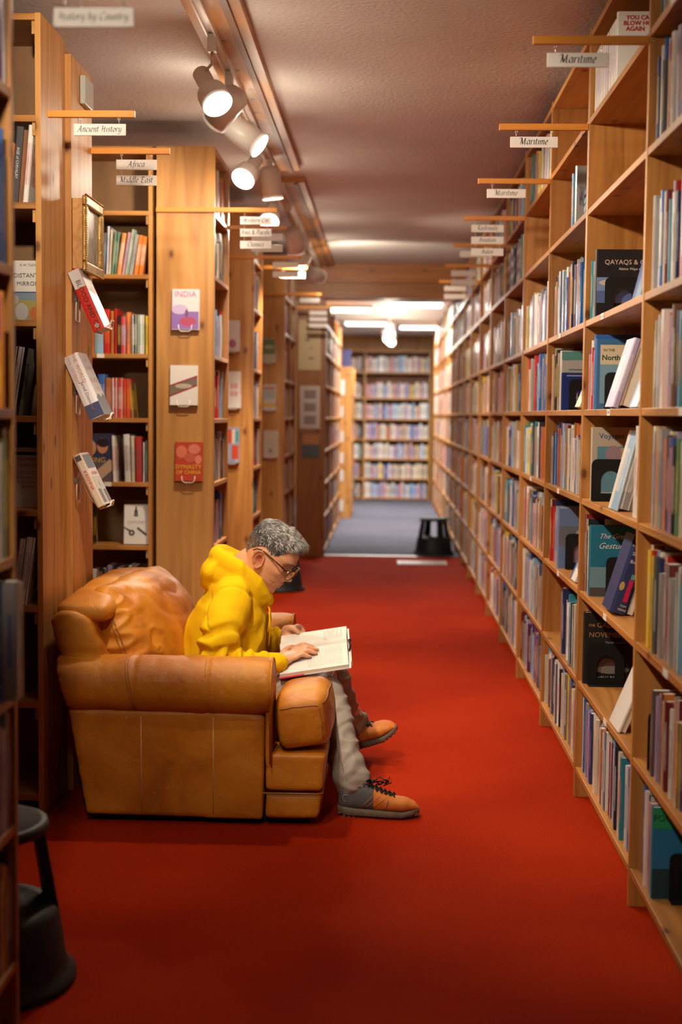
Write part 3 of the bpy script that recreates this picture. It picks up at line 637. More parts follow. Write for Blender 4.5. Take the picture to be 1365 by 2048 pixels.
# ---------------------------------------------------------------- left-hand shelving
HL = [.07, .375, .69, 1.0, 1.312, 1.622, 2.003, 2.305, 2.61]
H1 = [.068, .38, .70, 1.017, 1.325, 1.636, 2.013, 2.29, 2.61]
def case_front(x0, x1, y0, dep, hs, label, open_dir=-1, end_out=0, zt=None, mats=(None, None), group=None, floor=True):
    """bookcase whose open side faces the camera (open_dir -1) or away from it (+1)"""
    zt = zt or hs[-1] + .012; y1 = y0 + dep
    root = thing('bookcase', ((x0 + x1) / 2, (y0 + y1) / 2, 0), label, 'bookcase', group)
    P = lambda n, mb, m: mb.build(n, m, root, world=True, bevel=.0015)
    P('side_panel', MB().box(x0, x0 + .019, y0, y1, 0, zt), M_woodZ)
    P('side_panel', MB().box(x1 - .019, x1 + end_out, y0, y1, 0, zt), mats[0] or M_endZ)
    yb = (y1 - .012, y1) if open_dir < 0 else (y0, y0 + .012)
    P('back_panel', MB().box(x0 + .019, x1 - .019, yb[0], yb[1], 0, zt - .01), mats[1] or M_peg)
    ys = (y0 + .001, y1 - .013) if open_dir < 0 else (y0 + .013, y1 - .001)
    for i, z in enumerate(hs):
        P('shelf', MB().box(x0 + .0192, x1 - .0192, ys[0], ys[1], z - .0105, z + .0105), M_woodX)
        if i:
            for xx in (x0 + .0192, x1 - .032): P('cleat', MB().box(xx, xx + .0125, ys[0] + .012, ys[1] - .02, z - .052, z - .0107), M_edge)
    return root
def case_side(xf, dep, y0, y1, hs, label, face=1, zt=None, near=None, group=None, posts=()):
    """bookcase whose open side faces across the aisle (face +1: toward +X); near: material of the end panel toward the camera"""
    zt = zt or hs[-1] + .012; x0, x1 = (xf - dep, xf) if face > 0 else (xf, xf + dep)
    root = thing('bookcase', ((x0 + x1) / 2, (y0 + y1) / 2, 0), label, 'bookcase', group)
    P = lambda n, mb, m: mb.build(n, m, root, world=True, bevel=.0015)
    P('end_panel', MB().box(x0, x1, y0, y0 + .02, 0, zt), near or M_endZ)
    P('side_panel', MB().box(x0, x1, y1 - .019, y1, 0, zt), M_woodZ)
    for y in posts: P('divider', MB().box(x0 + .013, x1, y - .0095, y + .0095, 0, zt), M_woodZ)
    xb = (x0, x0 + .012) if face > 0 else (x1 - .012, x1)
    P('back_panel', MB().box(xb[0], xb[1], y0 + .0202, y1 - .0192, 0, zt - .01), M_backb)
    ps = [y0 + .0105] + list(posts) + [y1 - .0095]
    for a, b in zip(ps[:-1], ps[1:]):
        for z in hs: P('shelf', MB().box(x0 + .013, x1 - .001, a + .0098, b - .0098, z - .0105, z + .0105), M_woodY)
    return root
X2 = -.839
c0 = case_side(-.756, .285, 2.15, 2.78, [.2, .49, .76, 1.045, 1.345, 1.63, 1.98, 2.29, 2.6], 'pine bookcase end closest to the photographer, beside the black step stool')
case_front(-2.3, -1.125, 4.46, .335, H1, 'pine bookcase whose open shelves hold A Distant Mirror, before the armchair')
case_front(-2.3, -1.125, 4.80, .335, H1, 'pine bookcase with gilt picture frame and wire book holders on its end', 1, end_out=.02, zt=2.58)
case_front(-2.3, -1.14, 6.65, .30, HL, 'pine bookcase with red books, in the alcove behind the armchair', mats=(M_woodZ, None))
case_side(X2, .281, 6.65, 7.25, HL, 'pine end bookcase displaying the INDIA book on its knotty panel')
case_side(X2, .281, 8.607, 9.19, HL, 'pine end bookcase displaying a white book with red numerals')
case_side(X2, .281, 11.24, 12.6, HL, 'pine end bookcase displaying a green and white book', posts=(11.92,))
case_front(-2.3, -1.14, 8.62, .30, HL, 'pine bookcase in the alcove beyond the knotty end panel', mats=(M_woodZ, None))
case_front(-2.3, -1.14, 11.26, .30, HL, 'pine bookcase deep in the alcove before the ceiling beam', mats=(M_woodZ, None))
HB = [.05, .37, .69, 1.0, 1.31, 1.62, 1.93, 2.2]
case_side(-.583, .277, 13.0, 17.3, HB, 'long bookcase with posters on its dark stained end, under the beam', near=M_darkZ, zt=2.43, posts=(14.07, 15.15, 16.2))
case_side(-.454, .15, 17.95, 19.2, HB[:6], 'low pale bookcase end with small white cards, back room', zt=1.97)
# bookcase on the far wall
root = thing('bookcase', (.1, 21.95, 0), 'wide bookcase full of pastel books on the far wall', 'bookcase')
P = lambda n, mb, m: mb.build(n, m, root, world=True)
HF = [.03, .335, .65, .96, 1.28, 1.61, 2.016]
for x in (-.72, -.36, .68): P('side_panel', MB().box(x - .0125, x + .0125, 21.8, 22.1, 0, 2.35), M_endZ)
for a, b in ((-.72, -.36), (-.36, .68)):
    for z in HF + [2.35]: P('shelf', MB().box(a + .013, b - .013, 21.8, 22.08, z - .012, z + .012), M_woodX)
P('back_panel', MB().box(-.707, .667, 22.085, 22.1, 0, 2.35), M_backb)
for z in HF:
    row(Vector((-.345, 21.82, z + .0125)), A_FRONT, 1.0, .3, ['white'] * 9 + ['cream'] * 5 + ['pink'] * 5 + ['lilac'] * 3 + ['light blue'] * 2 + ['tan', 'red', 'yellow', 'blue'], tmin=.02, tmax=.04)
    row(Vector((-.705, 21.82, z + .0125)), A_FRONT, .32, .3, PAL_WARM, tmin=.02, tmax=.04)

# books in the aisle-facing left cases (mass) and their alcove cases
def rows_side(xf, y0, y1, hs, pal, z0=0):
    for i in range(len(hs) - 1):
        row(Vector((xf - .012, y0 + .022, hs[i] + .0106)), A_LEFT, (y1 - y0 - .045) * R.uniform(.8, 1), hs[i + 1] - hs[i] - .021, pal, hmin=.19, hmax=.25)
rows_side(X2, 6.65, 7.25, HL, PAL_HIST); rows_side(X2, 8.607, 9.19, HL, PAL_HIST)
rows_side(X2, 11.24, 11.91, HL, PAL_WARM); rows_side(X2, 11.93, 12.6, HL, PAL_WARM)
for a, b in ((13.0, 14.06), (14.08, 15.14), (15.16, 16.19), (16.21, 17.3)): rows_side(-.583, a, b, HB, PAL_WARM)
rows_side(-.454, 17.95, 19.2, HB[:6], PAL_WARM)
for y in (8.62, 11.26):
    for i in range(8): row(Vector((-2.27, y + .02, HL[i] + .0106)), A_FRONT, 1.1, HL[i + 1] - HL[i] - .021, PAL_HIST)

# nearest case, left: spines toward the aisle, only its last hand's breadth is in the picture
x_hide = lambda y, t: False
H0 = [.2, .49, .76, 1.045, 1.345, 1.63, 1.98, 2.29, 2.6]
for z, bk, nm in [(2.29, [('navy', .03, .24), ('white', .02, .25), ('grey', .02, .23)], 'top'), (1.98, [('dark grey', .03, .24), ('purple', .03, .27, 'white'), ('white', .022, .27)], 'second'),
                  (1.63, [('grey', .02, .25), ('black', .03, .235, 'light blue'), ('blue', .018, .262), ('dark grey', .02, .21)], 'third'),
                  (1.045, [('white', .03, .24), ('white', .024, .23), ('green', .03, .26), ('dark green', .014, .255)], 'green'),
                  (.76, [('light blue', .02, .24), ('blue', .028, .245), ('grey', .03, .24), ('tan', .024, .235)], 'pale blue'),
                  (.49, [('lilac', .03, .22), ('white', .018, .21), ('light blue', .014, .25), ('maroon', .022, .235)], 'maroon'),
                  (.2, [('cream', .02, .2), ('yellow', .02, .225), ('brown', .026, .21), ('dark grey', .02, .24)], 'lowest')]:
    tot = sum(b[1] for b in bk); y = 2.755 - tot - .003
    for n, bb in enumerate(bk):
        if x_hide(y, bb[1]): y += bb[1]; continue
        M = Matrix.Translation((-.756 + (.022 if z == .76 and n > 1 else -.006), y, z + .0108)) @ A_LEFT
        book(M, bb[1] - .001, min(.18, bb[2] * .7), bb[2], bb[0], bb[3] if len(bb) > 3 else None, f'{bb[0]} book, {ORD[n]} of the {nm} row, bookcase end closest to the photographer', None); y += bb[1]
o = facing(frame((-.93, 2.64, 1.3557), (1, 0, 0), (0, 0, 1)), .185, .225, .02, (.62, .22, .03), 'orange and magenta book with barcode, cover out, bookcase closest to the photographer', [], [(rect(.002, .13, .183, .22), (.42, .06, .25)), (rect(.002, .03, .183, .08), (.75, .42, .03)), (rect(.11, .01, .165, .04), (.75, .73, .7)), (rect(.12, .015, .155, .035), (.05, .05, .05))])

# before the armchair: open shelves of the second case
def F1(x, i): return Vector((x, 4.475, H1[i] + .0108))
def leanf(o, ang, bk, ind, y=4.475):
    """book leaning toward +X in a case that faces the camera"""
    col, t, h = bk[:3]; M = Matrix.Translation(o) @ Matrix.Rotation(math.radians(ang), 4, 'Y') @ Matrix.Translation((-t, 0, 0)) if ang > 0 else Matrix.Translation(o) @ Matrix.Rotation(math.radians(ang), 4, 'Y')
    return book(M, t - .001, .16, h, col, bk[3] if len(bk) > 3 else None, ind, None, bk[4] if len(bk) > 4 else None)
for x, a, bk, lb in [(-1.2295, 5, ('orange', .02, .19), 'orange book leaning behind the Age of Chivalry book'), (-1.205, 5, ('dark grey', .024, .243, 'cream', 'AGE of CHIVALRY'), 'dark grey book titled AGE of CHIVALRY, leaning'),
                     (-1.1905, 5, ('brown', .014, .232, 'rust'), 'thin brown book between the grey and white leaning ones'), (-1.172, 5, ('white', .018, .248), 'tall white book leaning on the end panel above A Distant Mirror')]:
    leanf(F1(x, 6), a, bk, lb)
T = frame((-1.148 - .125, 4.60, H1[5] + .011), (1, 0, 0), (0, 0, 1))
facing(T, .125, .205, .025, COL['white'], 'white and painted book reading A DISTANT MIRROR, shown by its cover', [('B. W. TUCHMAN', .08, .19, .0105, COL['dark grey']), ('DISTANT', .06, .155, .02, COL['dark grey']), ('MIRROR', .065, .128, .02, COL['dark grey'])],
       [(rect(.001, .001, .124, .1), (.30, .26, .14)), (rect(.001, .065, .124, .1), (.20, .27, .34)), (ell(.06, .05, .05, .025), (.34, .30, .10)), (ell(.045, .035, .022, .03), (.45, .43, .42)), (ell(.09, .03, .018, .022), (.5, .14, .04)), (ell(.02, .075, .016, .016), (.42, .38, .3)), (rect(.001, .098, .124, .102), (.05, .1, .3))])
leanf(F1(-1.2, 4) + Vector((-.02, 0, 0)), 9, ('white', .03, .225), 'white book leaning alone on the shelf under A Distant Mirror')
facing(frame((-1.148 - .135, 4.60, H1[3] + .011), (1, 0, 0), (0, 0, 1)), .135, .2, .03, (.70, .66, .60), 'cream book by Edward Gibbon shown by its cover',
       [('EDWARD', .075, .16, .016, (.4, .1, .08)), ('GIBBON', .075, .14, .016, (.4, .1, .08)), ('THE DECLINE', .075, .115, .0135, (.36, .2, .15)), ('AND FALL OF', .075, .099, .0135, (.36, .2, .15)), ('THE ROMAN', .075, .083, .0135, (.36, .2, .15)), ('EMPIRE', .075, .067, .0135, (.36, .2, .15))], [(rect(.001, .175, .134, .186), (.03, .03, .03))])
leanf(F1(-1.216, 2), 8, ('white', .02, .22), 'white book with ink drawing leaning below the Gibbon book', )
leanf(F1(-1.183, 2), 8, ('white', .03, .225), 'thick white book leaning on the end panel below the Gibbon book')
for x in np.arange(-2.25, -1.35, .12):
    for i in (1, 3, 5, 6):
        row(Vector((x, 4.48, H1[i] + .0106)), A_FRONT, .1, .28, PAL_HIST)

# alcove case behind the armchair (faces the camera), spines toward us
def F2(px, i): return Vector((at(px, 600, 6.66).x, 6.66, HL[i] + .0108))
def run2(i, items, nm):
    for n, (p0, p1, h, col, c2, ang) in enumerate(items):
        a = F2(p0, i); t = at(p1, 600, 6.66).x - a.x - .0008; h = h / 2750 * 6.66
        M = Matrix.Translation(a + Vector((0, R.uniform(0, .015), 0))) @ (Matrix.Rotation(math.radians(ang), 4, 'Y') @ Matrix.Translation((0, 0, t * math.sin(math.radians(ang)) if ang > 0 else 0)))
        book(M, t, min(.18, h * .7), h, col, c2, f'{col} book, {ORD[n]} on the alcove shelf, {nm}', None)
run2(6, [(150, 172, 90, 'cream', None, 0), (184, 198, 80, 'rust', 'black', 0), (199, 209, 82, 'dark grey', None, 3), (211, 216, 95, 'white', 'blue', 2), (217, 220, 88, 'cream', None, 3), (221, 232, 85, 'dark green', 'sage', 5), (233, 241, 82, 'orange', 'white', 8), (242, 249, 84, 'pink', None, 9), (250, 256, 90, 'green', 'white', 9), (257, 265, 80, 'grey', None, 9), (267, 275, 78, 'orange', 'white', 8), (276, 285, 76, 'orange', 'white', 7)][:12], 'row beside the frame')
run2(5, [(172, 180, 78, 'brown', None, 0), (181, 187, 70, 'orange', None, 0), (188, 206, 82, 'light blue', 'grey', 0), (207, 219, 88, 'red', 'orange', 0), (220, 227, 85, 'orange', 'brown', 0), (228, 233, 90, 'red', 'maroon', 0), (234, 240, 76, 'black', 'yellow', 0), (241, 251, 74, 'red', None, 0), (252, 261, 83, 'orange', None, 0), (263, 274, 78, 'black', 'white', 0), (275, 288, 78, 'white', 'green', 0), (289, 297, 76, 'yellow', None, 0)], 'upper row of red books')
run2(4, [(178, 186, 60, 'pink', None, 0), (187, 193, 66, 'brown', None, 0), (195, 209, 87, 'blue', 'white', 0), (210, 221, 80, 'rust', 'pink', 0), (222, 234, 80, 'red', 'white', 0), (235, 245, 80, 'red', 'white', 0), (246, 252, 78, 'red', 'orange', 0), (253, 260, 78, 'red', 'orange', 0), (261, 267, 72, 'brown', None, -5)], 'lower row of red books')
facing(frame(F2(172, 3) + Vector((0, .02, 0)), (1, 0, 0), (0, 0, 1)), .128, .235, .02, (.04, .045, .09), 'dark book reading ONG with two portrait faces, alcove shelf', [('ONG', .05, .105, .035, (.65, .42, .15))],
       [(rect(.001, .001, .127, .1), (.12, .1, .11)), (ell(.075, .175, .027, .038), (.55, .24, .13)), (ell(.02, .165, .024, .036), (.55, .27, .15)), ([(.03, .04), (.11, .11), (.126, .1), (.126, .06), (.07, .012), (.03, .015)], (.52, .36, .24)), (ell(.078, .19, .03, .022), (.03, .02, .02))])
run2(3, [(225, 231, 93, 'white', None, -2), (249, 261, 96, 'white', None, -2), (262, 269, 93, 'cream', None, -1), (271, 284, 92, 'red', 'dark grey', -1), (286, 289, 80, 'white', None, 0), (290, 295, 84, 'dark grey', 'sage', 0)], 'row beside the portrait cover')
facing(frame(F2(244, 2) + Vector((0, .03, .004)), (1, .05, 0), (0, .12, 1)), .125, .195, .02, COL['white'], 'white book reading SAMURAI shown by its cover in the alcove', [('SAMURAI', .063, .108, .021, (.55, .38, .36))],
       [(rect(.052, .15, .068, .168), (.05, .05, .05)), (rect(.056, .166, .064, .185), (.05, .05, .05)), (rect(.05, .135, .07, .152), (.12, .12, .12)), ([(.0, .08), (.045, .05), (.05, .06), (.0, .086)], (.08, .07, .07)), (ell(.04, .055, .015, .015), (.06, .055, .05)), ([(.065, .075), (.11, .04), (.115, .05), (.07, .085)], (.08, .07, .07)), (ell(.04, .055, .006, .007), (.5, .5, .48))])
run2(2, [(170, 176, 70, 'dark grey', None, 0), (178, 183, 72, 'black', None, 0)], 'shelf beside the SAMURAI book')
run2(1, [(180, 191, 80, 'white', None, 0), (193, 201, 75, 'maroon', 'white', 0), (202, 211, 82, 'black', 'cream', 0), (212, 222, 88, 'lilac', None, 0), (223, 231, 70, 'blue', None, 0), (232, 243, 83, 'light blue', None, 0), (244, 248, 62, 'cream', None, 0), (249, 255, 76, 'grey', None, 0), (256, 262, 88, 'sage', None, 0), (263, 273, 88, 'brown', None, 0)], 'row above the armchair back')
row(Vector((-2.2, 6.67, HL[6] + .0106)), A_FRONT, .55, .28, PAL_HIST); row(Vector((-2.2, 6.67, HL[5] + .0106)), A_FRONT, .55, .28, PAL_HIST)
for px, z in ((202, 5), (216, 3)):
    p = F2(px, z); tag(MB().box(p.x - .018, p.x + .018, 6.6483, 6.6497, HL[z] - .0098, HL[z] + .0098).build('shelf_label', M_sign), 'paper label on the alcove shelf ' + ('under the upper red books' if z == 5 else 'under the portrait cover'), 'shelf label', 'paper labels on shelf edges')

# wire holders and the books they carry on the pine end panel by the armchair
XP = -1.104
def wire_holder(y, z, label):
    root = thing('wire_book_holder', (XP, y, z), label, 'book holder', 'coated wire book holders on the end panel')
    a = [(XP + .006, y - .03, z - .045), (XP + .008, y - .03, z + .03), (XP + .016, y - .026, z + .055), (XP + .02, y, z + .064), (XP + .016, y + .026, z + .055), (XP + .008, y + .03, z + .03), (XP + .006, y + .03, z - .045), (XP + .010, y, z - .052)]
    MB().tube(a, .0028, closed=True).build('hanging_loop', M_wire, root, world=True, smooth=True)
    for s in (-1, 1):
        b = [(XP + .016, y + s * .024, z + .05), (XP + .05, y + s * .026, z - .03), (XP + .092, y + s * .03, z - .074), (XP + .125, y + s * .024, z - .062), (XP + .13, y + s * .018, z - .045)]
        MB().tube(b, .0028).build('arm', M_wire, root, world=True, smooth=True)
    MB().tube([(XP + .13, y - .018, z - .045), (XP + .13, y + .018, z - .045)], .0028).build('front_lip', M_wire, root, world=True, smooth=True)
    MB().box(XP, XP + .012, y - .038, y - .022, z + .018, z + .034).build('clip', cmat((.12, .12, .12)), root, world=True, bevel=.002)
    return root
def held(y, z, w, h, t, col, lean_deg, label, spine_items, cov_items, polys, spolys=()):
    """book in a wire holder: cover toward +X, spine toward the camera, tipped back so that its top touches the panel"""
    a = math.radians(lean_deg); up = Vector((-math.sin(a), 0, math.cos(a))); nrm = Vector((math.cos(a), 0, math.sin(a)))
    M = frame(Vector((XP + .118, y - w / 2, z)), (0, 1, 0), up)
    o = facing(M, w, h, t, col, label, cov_items, polys)
    B = o.matrix_world
    T = B.inverted() @ M @ Matrix.Translation((0, 0, 0)) @ frame((-.0004, h / 2, -t / 2), (0, -1, 0), (0, 0, 1))
    lines(o, T, spine_items); patch(o, T @ Matrix.Translation((0, 0, -.00015)), spolys)
    return o
for (y, px, lb) in [(4.86, (142, 615), 'wire holder carrying the red BLOOD AND OIL book'), (4.86, (142, 800), 'wire holder carrying THE WORLD UNTIL YESTERDAY'), (4.86, (142, 975), 'wire holder carrying the narrow book by the portrait faces')]:
    wire_holder(y, at(px[0], px[1], 4.85).z, lb)
WH = (.66, .64, .62)
held(4.85, at(180, 655, 4.8).z, .145, .225, .042, (.62, .035, .025), 24, 'red and white book reading BLOOD AND OIL in a wire holder',
     [('BLOOD AND OIL', .02, 0, .024, (.03, .02, .02)), ], [('TURN', .1, .14, .03, (.7, .3, .28))], [(rect(.001, .14, .144, .224), WH), ([(.001, .14), (.03, .155), (.05, .125), (.07, .14), (.1, .12), (.144, .14)], WH)], [(rect(-.11, -.02, -.045, .02), WH), (ell(.096, 0, .008, .008), WH)])
held(4.85, at(185, 828, 4.8).z, .15, .235, .055, (.60, .58, .60), 24, 'thick white book reading THE WORLD UNTIL YESTERDAY in a wire holder',
     [('THE WORLD', -.065, .009, .019, (.55, .2, .08)), ('UNTIL YESTERDAY', -.065, -.012, .0125, (.55, .2, .08)), ('Jared Diamond', .035, 0, .017, (.2, .1, .12))],
     [('Jared', .07, .21, .026, (.45, .4, .42)), ('Diamond', .075, .18, .026, (.45, .4, .42)), ('THE WORLD', .078, .13, .024, (.5, .36, .25)), ('UNTIL', .08, .1, .022, (.5, .4, .32))], [(rect(.001, .001, .149, .065), (.14, .14, .16)), ([(.0, .065), (.04, .08), (.08, .066), (.12, .082), (.149, .066)], (.14, .14, .16))], [(rect(.066, -.027, .116, .027), (.05, .055, .12))])
held(4.85, at(185, 1008, 4.8).z, .13, .2, .03, (.60, .50, .40), 26, 'narrow pale book with red title band in the lowest wire holder',
     [('KRISHNA', .0, 0, .018, (.6, .06, .04))], [('KRISHNA', .065, .12, .02, (.6, .06, .05))], [(rect(.008, .14, .122, .192), (.18, .21, .25)), (rect(.008, .008, .122, .108), (.55, .52, .46)), (rect(.008, .008, .05, .06), (.16, .14, .13)), (rect(.08, .008, .122, .055), (.16, .14, .13)), (rect(.06, .07, .066, .085), (.03, .03, .03))], [(rect(-.095, -.01, -.075, .01), (.1, .07, .06))])
# gilt frame
GY0, GY1 = 4.80, 5.085
gz0, gz1 = at(155, 545, 4.85).z, at(150, 398, 4.9).z
root = thing('picture_frame', (XP, 4.94, gz0), 'gilt picture frame with faded print, above the wire book holders', 'picture frame')
gold = noisy('gilt', (.42, .25, .06), (.62, .42, .14), 30, .35, 90, .002); gold.node_tree.nodes['Principled BSDF'].inputs['Metallic'].default_value = .6
A = lambda mb, n, m, **k: mb.build(n, m, root, world=True, **k)
A(MB().box(XP + .0005, XP + .035, GY0 + .01, GY1 - .01, gz0 + .01, gz1 - .01), 'deep_edge', M_edge)
fr = MB()
for (a, b, c, d) in [(GY0, GY1, gz0, gz0 + .035), (GY0, GY1, gz1 - .035, gz1), (GY0, GY0 + .035, gz0 + .035, gz1 - .035), (GY1 - .035, GY1, gz0 + .035, gz1 - .035)]: fr.box(XP + .035, XP + .052, a, b, c, d)
A(fr, 'moulding', gold, bevel=.006)
bd = MB()
for k in range(34):
    f = k / 33; y = GY0 + f * (GY1 - GY0)
    for z in (gz0, gz1): bd.lathe([(.0045 * math.sin(t), -.0045 * math.cos(t)) for t in np.linspace(.05, PI - .05, 5)], Matrix.Translation((XP + .05, y, z)), 6)
    z = gz0 + f * (gz1 - gz0)
    for y in (GY0, GY1): bd.lathe([(.0045 * math.sin(t), -.0045 * math.cos(t)) for t in np.linspace(.05, PI - .05, 5)], Matrix.Translation((XP + .05, y, z)), 6)
A(bd, 'beading', gold, smooth=True)
A(MB().box(XP + .036, XP + .040, GY0 + .035, GY1 - .035, gz0 + .035, gz1 - .035), 'print', noisy('faded_print', (.50, .48, .44), (.20, .15, .07), 22, .3))
# clear sign holder near the top of the end panel
o = MB().box(XP + .0005, XP + .02, 4.93, 5.07, 2.44, 2.54).build('sign_holder', cmat((.42, .44, .40), .2), bevel=.003); tag(o, 'small glassy sign holder high on the end panel above the gilt frame', 'sign holder')

# display books on the knotty end panels
def bracket(root_pos, label):
    x, y, z = root_pos; r = thing('display_bracket', root_pos, label, 'book holder', 'wire display brackets on end panels')
    MB().tube([(x - .03, y, z + .03), (x - .032, y - .034, z + .022), (x - .03, y - .036, z + .002), (x - .02, y - .036, z - .008), (x + .02, y - .036, z - .008), (x + .03, y - .036, z + .002), (x + .032, y - .034, z + .022), (x + .03, y, z + .03)], .0022).build('wire', M_wire, r, world=True, smooth=True)
def display(px0, py0, px1, py1, Y, col, label, items=(), polys=(), br=True, t=.02):
    a = at(px0, py1, Y); b = at(px1, py0, Y); w, h = b.x - a.x, b.z - a.z
    q = facing(frame((a.x, Y - .034, a.z), (1, 0, 0), (0, .07, 1)), w, h, t, col, label, [(s, x * w, y * h, z * w, c) for (s, x, y, z, c) in items], [([(u * w, v * h) for u, v in pts], c) for pts, c in polys])
    if br: bracket(((a.x + b.x) / 2, Y, a.z), 'wire bracket under the ' + label.split(',')[0])
    return q
display(345, 579, 400, 660, 6.65, (.62, .54, .56), 'mauve INDIA book, on the knotty pine panel', [('INDIA', .5, .87, .3, (.55, .1, .25))], [(rect(.01, .01, .99, .45), (.22, .12, .36)), (ell(.6, .2, .3, .12), (.35, .06, .12)), (ell(.3, .5, .3, .12), (.45, .36, .55)), (ell(.55, .4, .06, .1), (.15, .06, .14))])
display(341, 731, 397, 810, 6.65, (.66, .62, .58), 'white book with diagonal photo strip, on the knotty pine panel', [], [([(.01, .2), (.99, .48), (.99, .75), (.01, .5)], (.16, .12, .09)), ([(.01, .2), (.99, .48), (.99, .52), (.01, .24)], (.3, .02, .03)), ([(.01, .46), (.99, .71), (.99, .75), (.01, .5)], (.3, .02, .03)), (ell(.5, .48, .3, .06), (.4, .36, .26))])
display(351, 884, 407, 961, 6.65, (.45, .05, .02), 'red DYNASTY OF CHINA book, on the knotty pine panel', [('DYNASTY', .5, .36, .21, (.7, .45, .03)), ('OF CHINA', .5, .22, .19, (.7, .45, .03))], [(ell(.25, .75, .2, .16), (.62, .16, .09)), (ell(.7, .82, .22, .13), (.6, .18, .12)), (ell(.55, .6, .2, .12), (.5, .1, .06)), (ell(.85, .55, .12, .12), (.62, .2, .12))])
display(452, 641, 481, 703, 8.607, (.68, .66, .66), 'white book with violet figure, on the panel behind the INDIA bookcase', [], [(ell(.5, .25, .25, .14), (.4, .15, .3))], t=.03)
display(452, 743, 483, 816, 8.607, (.70, .66, .64), 'white book with red numerals, on the panel behind the INDIA bookcase', [('88', .55, .6, .5, (.6, .15, .12)), ('88', .55, .38, .5, (.6, .15, .12))], t=.03)
display(450, 855, 480, 925, 8.607, (.25, .35, .50), 'book with red and blue checks, on the panel behind the INDIA bookcase', [], [(rect(.1, .55, .5, .95), (.55, .08, .05)), (rect(.5, .1, .95, .5), (.6, .07, .03)), (rect(.5, .55, .7, .95), (.7, .6, .5)), (rect(.1, .1, .3, .5), (.65, .4, .4)), (rect(.75, .6, .95, .9), (.05, .3, .4))], t=.03)
display(526, 677, 552, 726, 11.24, (.55, .54, .44), 'green and white book, on the third pine end panel', [], [(rect(.02, .35, .98, .98), (.20, .27, .10)), (ell(.5, .65, .4, .07), (.55, .55, .45))], t=.03)
display(526, 769, 553, 821, 11.24, (.58, .54, .50), 'grey book with yellow stripe, on the third pine end panel', [], [(rect(.02, .14, .98, .28), (.7, .42, .03)), (rect(.1, .45, .9, .8), (.40, .42, .40)), (rect(.1, .82, .9, .9), (.5, .1, .08))], t=.03)
display(527, 861, 557, 915, 11.24, (.66, .60, .48), 'plain cream book, on the third pine end panel', [], [(ell(.5, .25, .12, .08), (.3, .28, .25))], t=.03)
# posters on the dark end panel under the beam
def poster(px0, py0, px1, py1, Y, label, base, polys, cat='poster', name='poster'):
    a = at(px0, py1, Y); b = at(px1, py0, Y); w, h = b.x - a.x, b.z - a.z
    o = MB().box(a.x, b.x, Y - .014, Y - .0005, a.z, b.z).build(name, base); tag(o, label, cat)
    patch(o, frame((a.x, Y - .0145, a.z), (1, 0, 0), (0, 0, 1)), [([(u * w, v * h) for u, v in p], c) for p, c in polys])
poster(597, 640, 643, 740, 13.0, 'tall parchment coloured poster with small dark marks on the stained panel', cmat((.58, .47, .28)), [(rect(.45, .83, .65, .86), (.1, .08, .06)), (rect(.3, .58, .5, .61), (.15, .1, .06)), (rect(.52, .42, .6, .45), (.12, .1, .08)), (rect(.45, .22, .68, .25), (.12, .1, .08))])
poster(600, 772, 641, 857, 13.0, 'white framed sheet with three small pictures on the stained panel', cmat((.60, .55, .52)), [(rect(.2, y, .8, y + .2), (.30, .24, .22)) for y in (.1, .4, .7)])
poster(605, 868, 640, 915, 13.0, 'small book cover with orange top, lowest on the stained panel', cmat((.10, .12, .14)), [(rect(.02, .55, .98, .98), (.5, .22, .08))], 'book', 'book')
poster(677, 760, 690, 790, 17.95, 'white card on the low pale bookcase end, topmost', cmat((.68, .66, .64)), [], 'card', 'card')
for j, y in enumerate((812, 862, 905, 940, 1000)):
    poster(676, y, 687, y + 22, 17.95, 'small white card on the low pale bookcase end, ' + ['second', 'third', 'fourth', 'fifth', 'lowest'][j] + ' from the top' * (j < 4), cmat((.56, .54, .52)), [], 'card', 'card')
o = MB().box(-.60, -.48, 17.97, 18.02, 1.975, 2.19).build('book', cmat((.05, .05, .16))); tag(o, 'dark blue book standing on the low pale bookcase end', 'book')
o = MB().box(-.74, -.64, 17.4, 17.5, 0, 2.05).build('side_post', M_endZ); tag(o, 'narrow pine post in the back room beside the long bookcase', 'post')

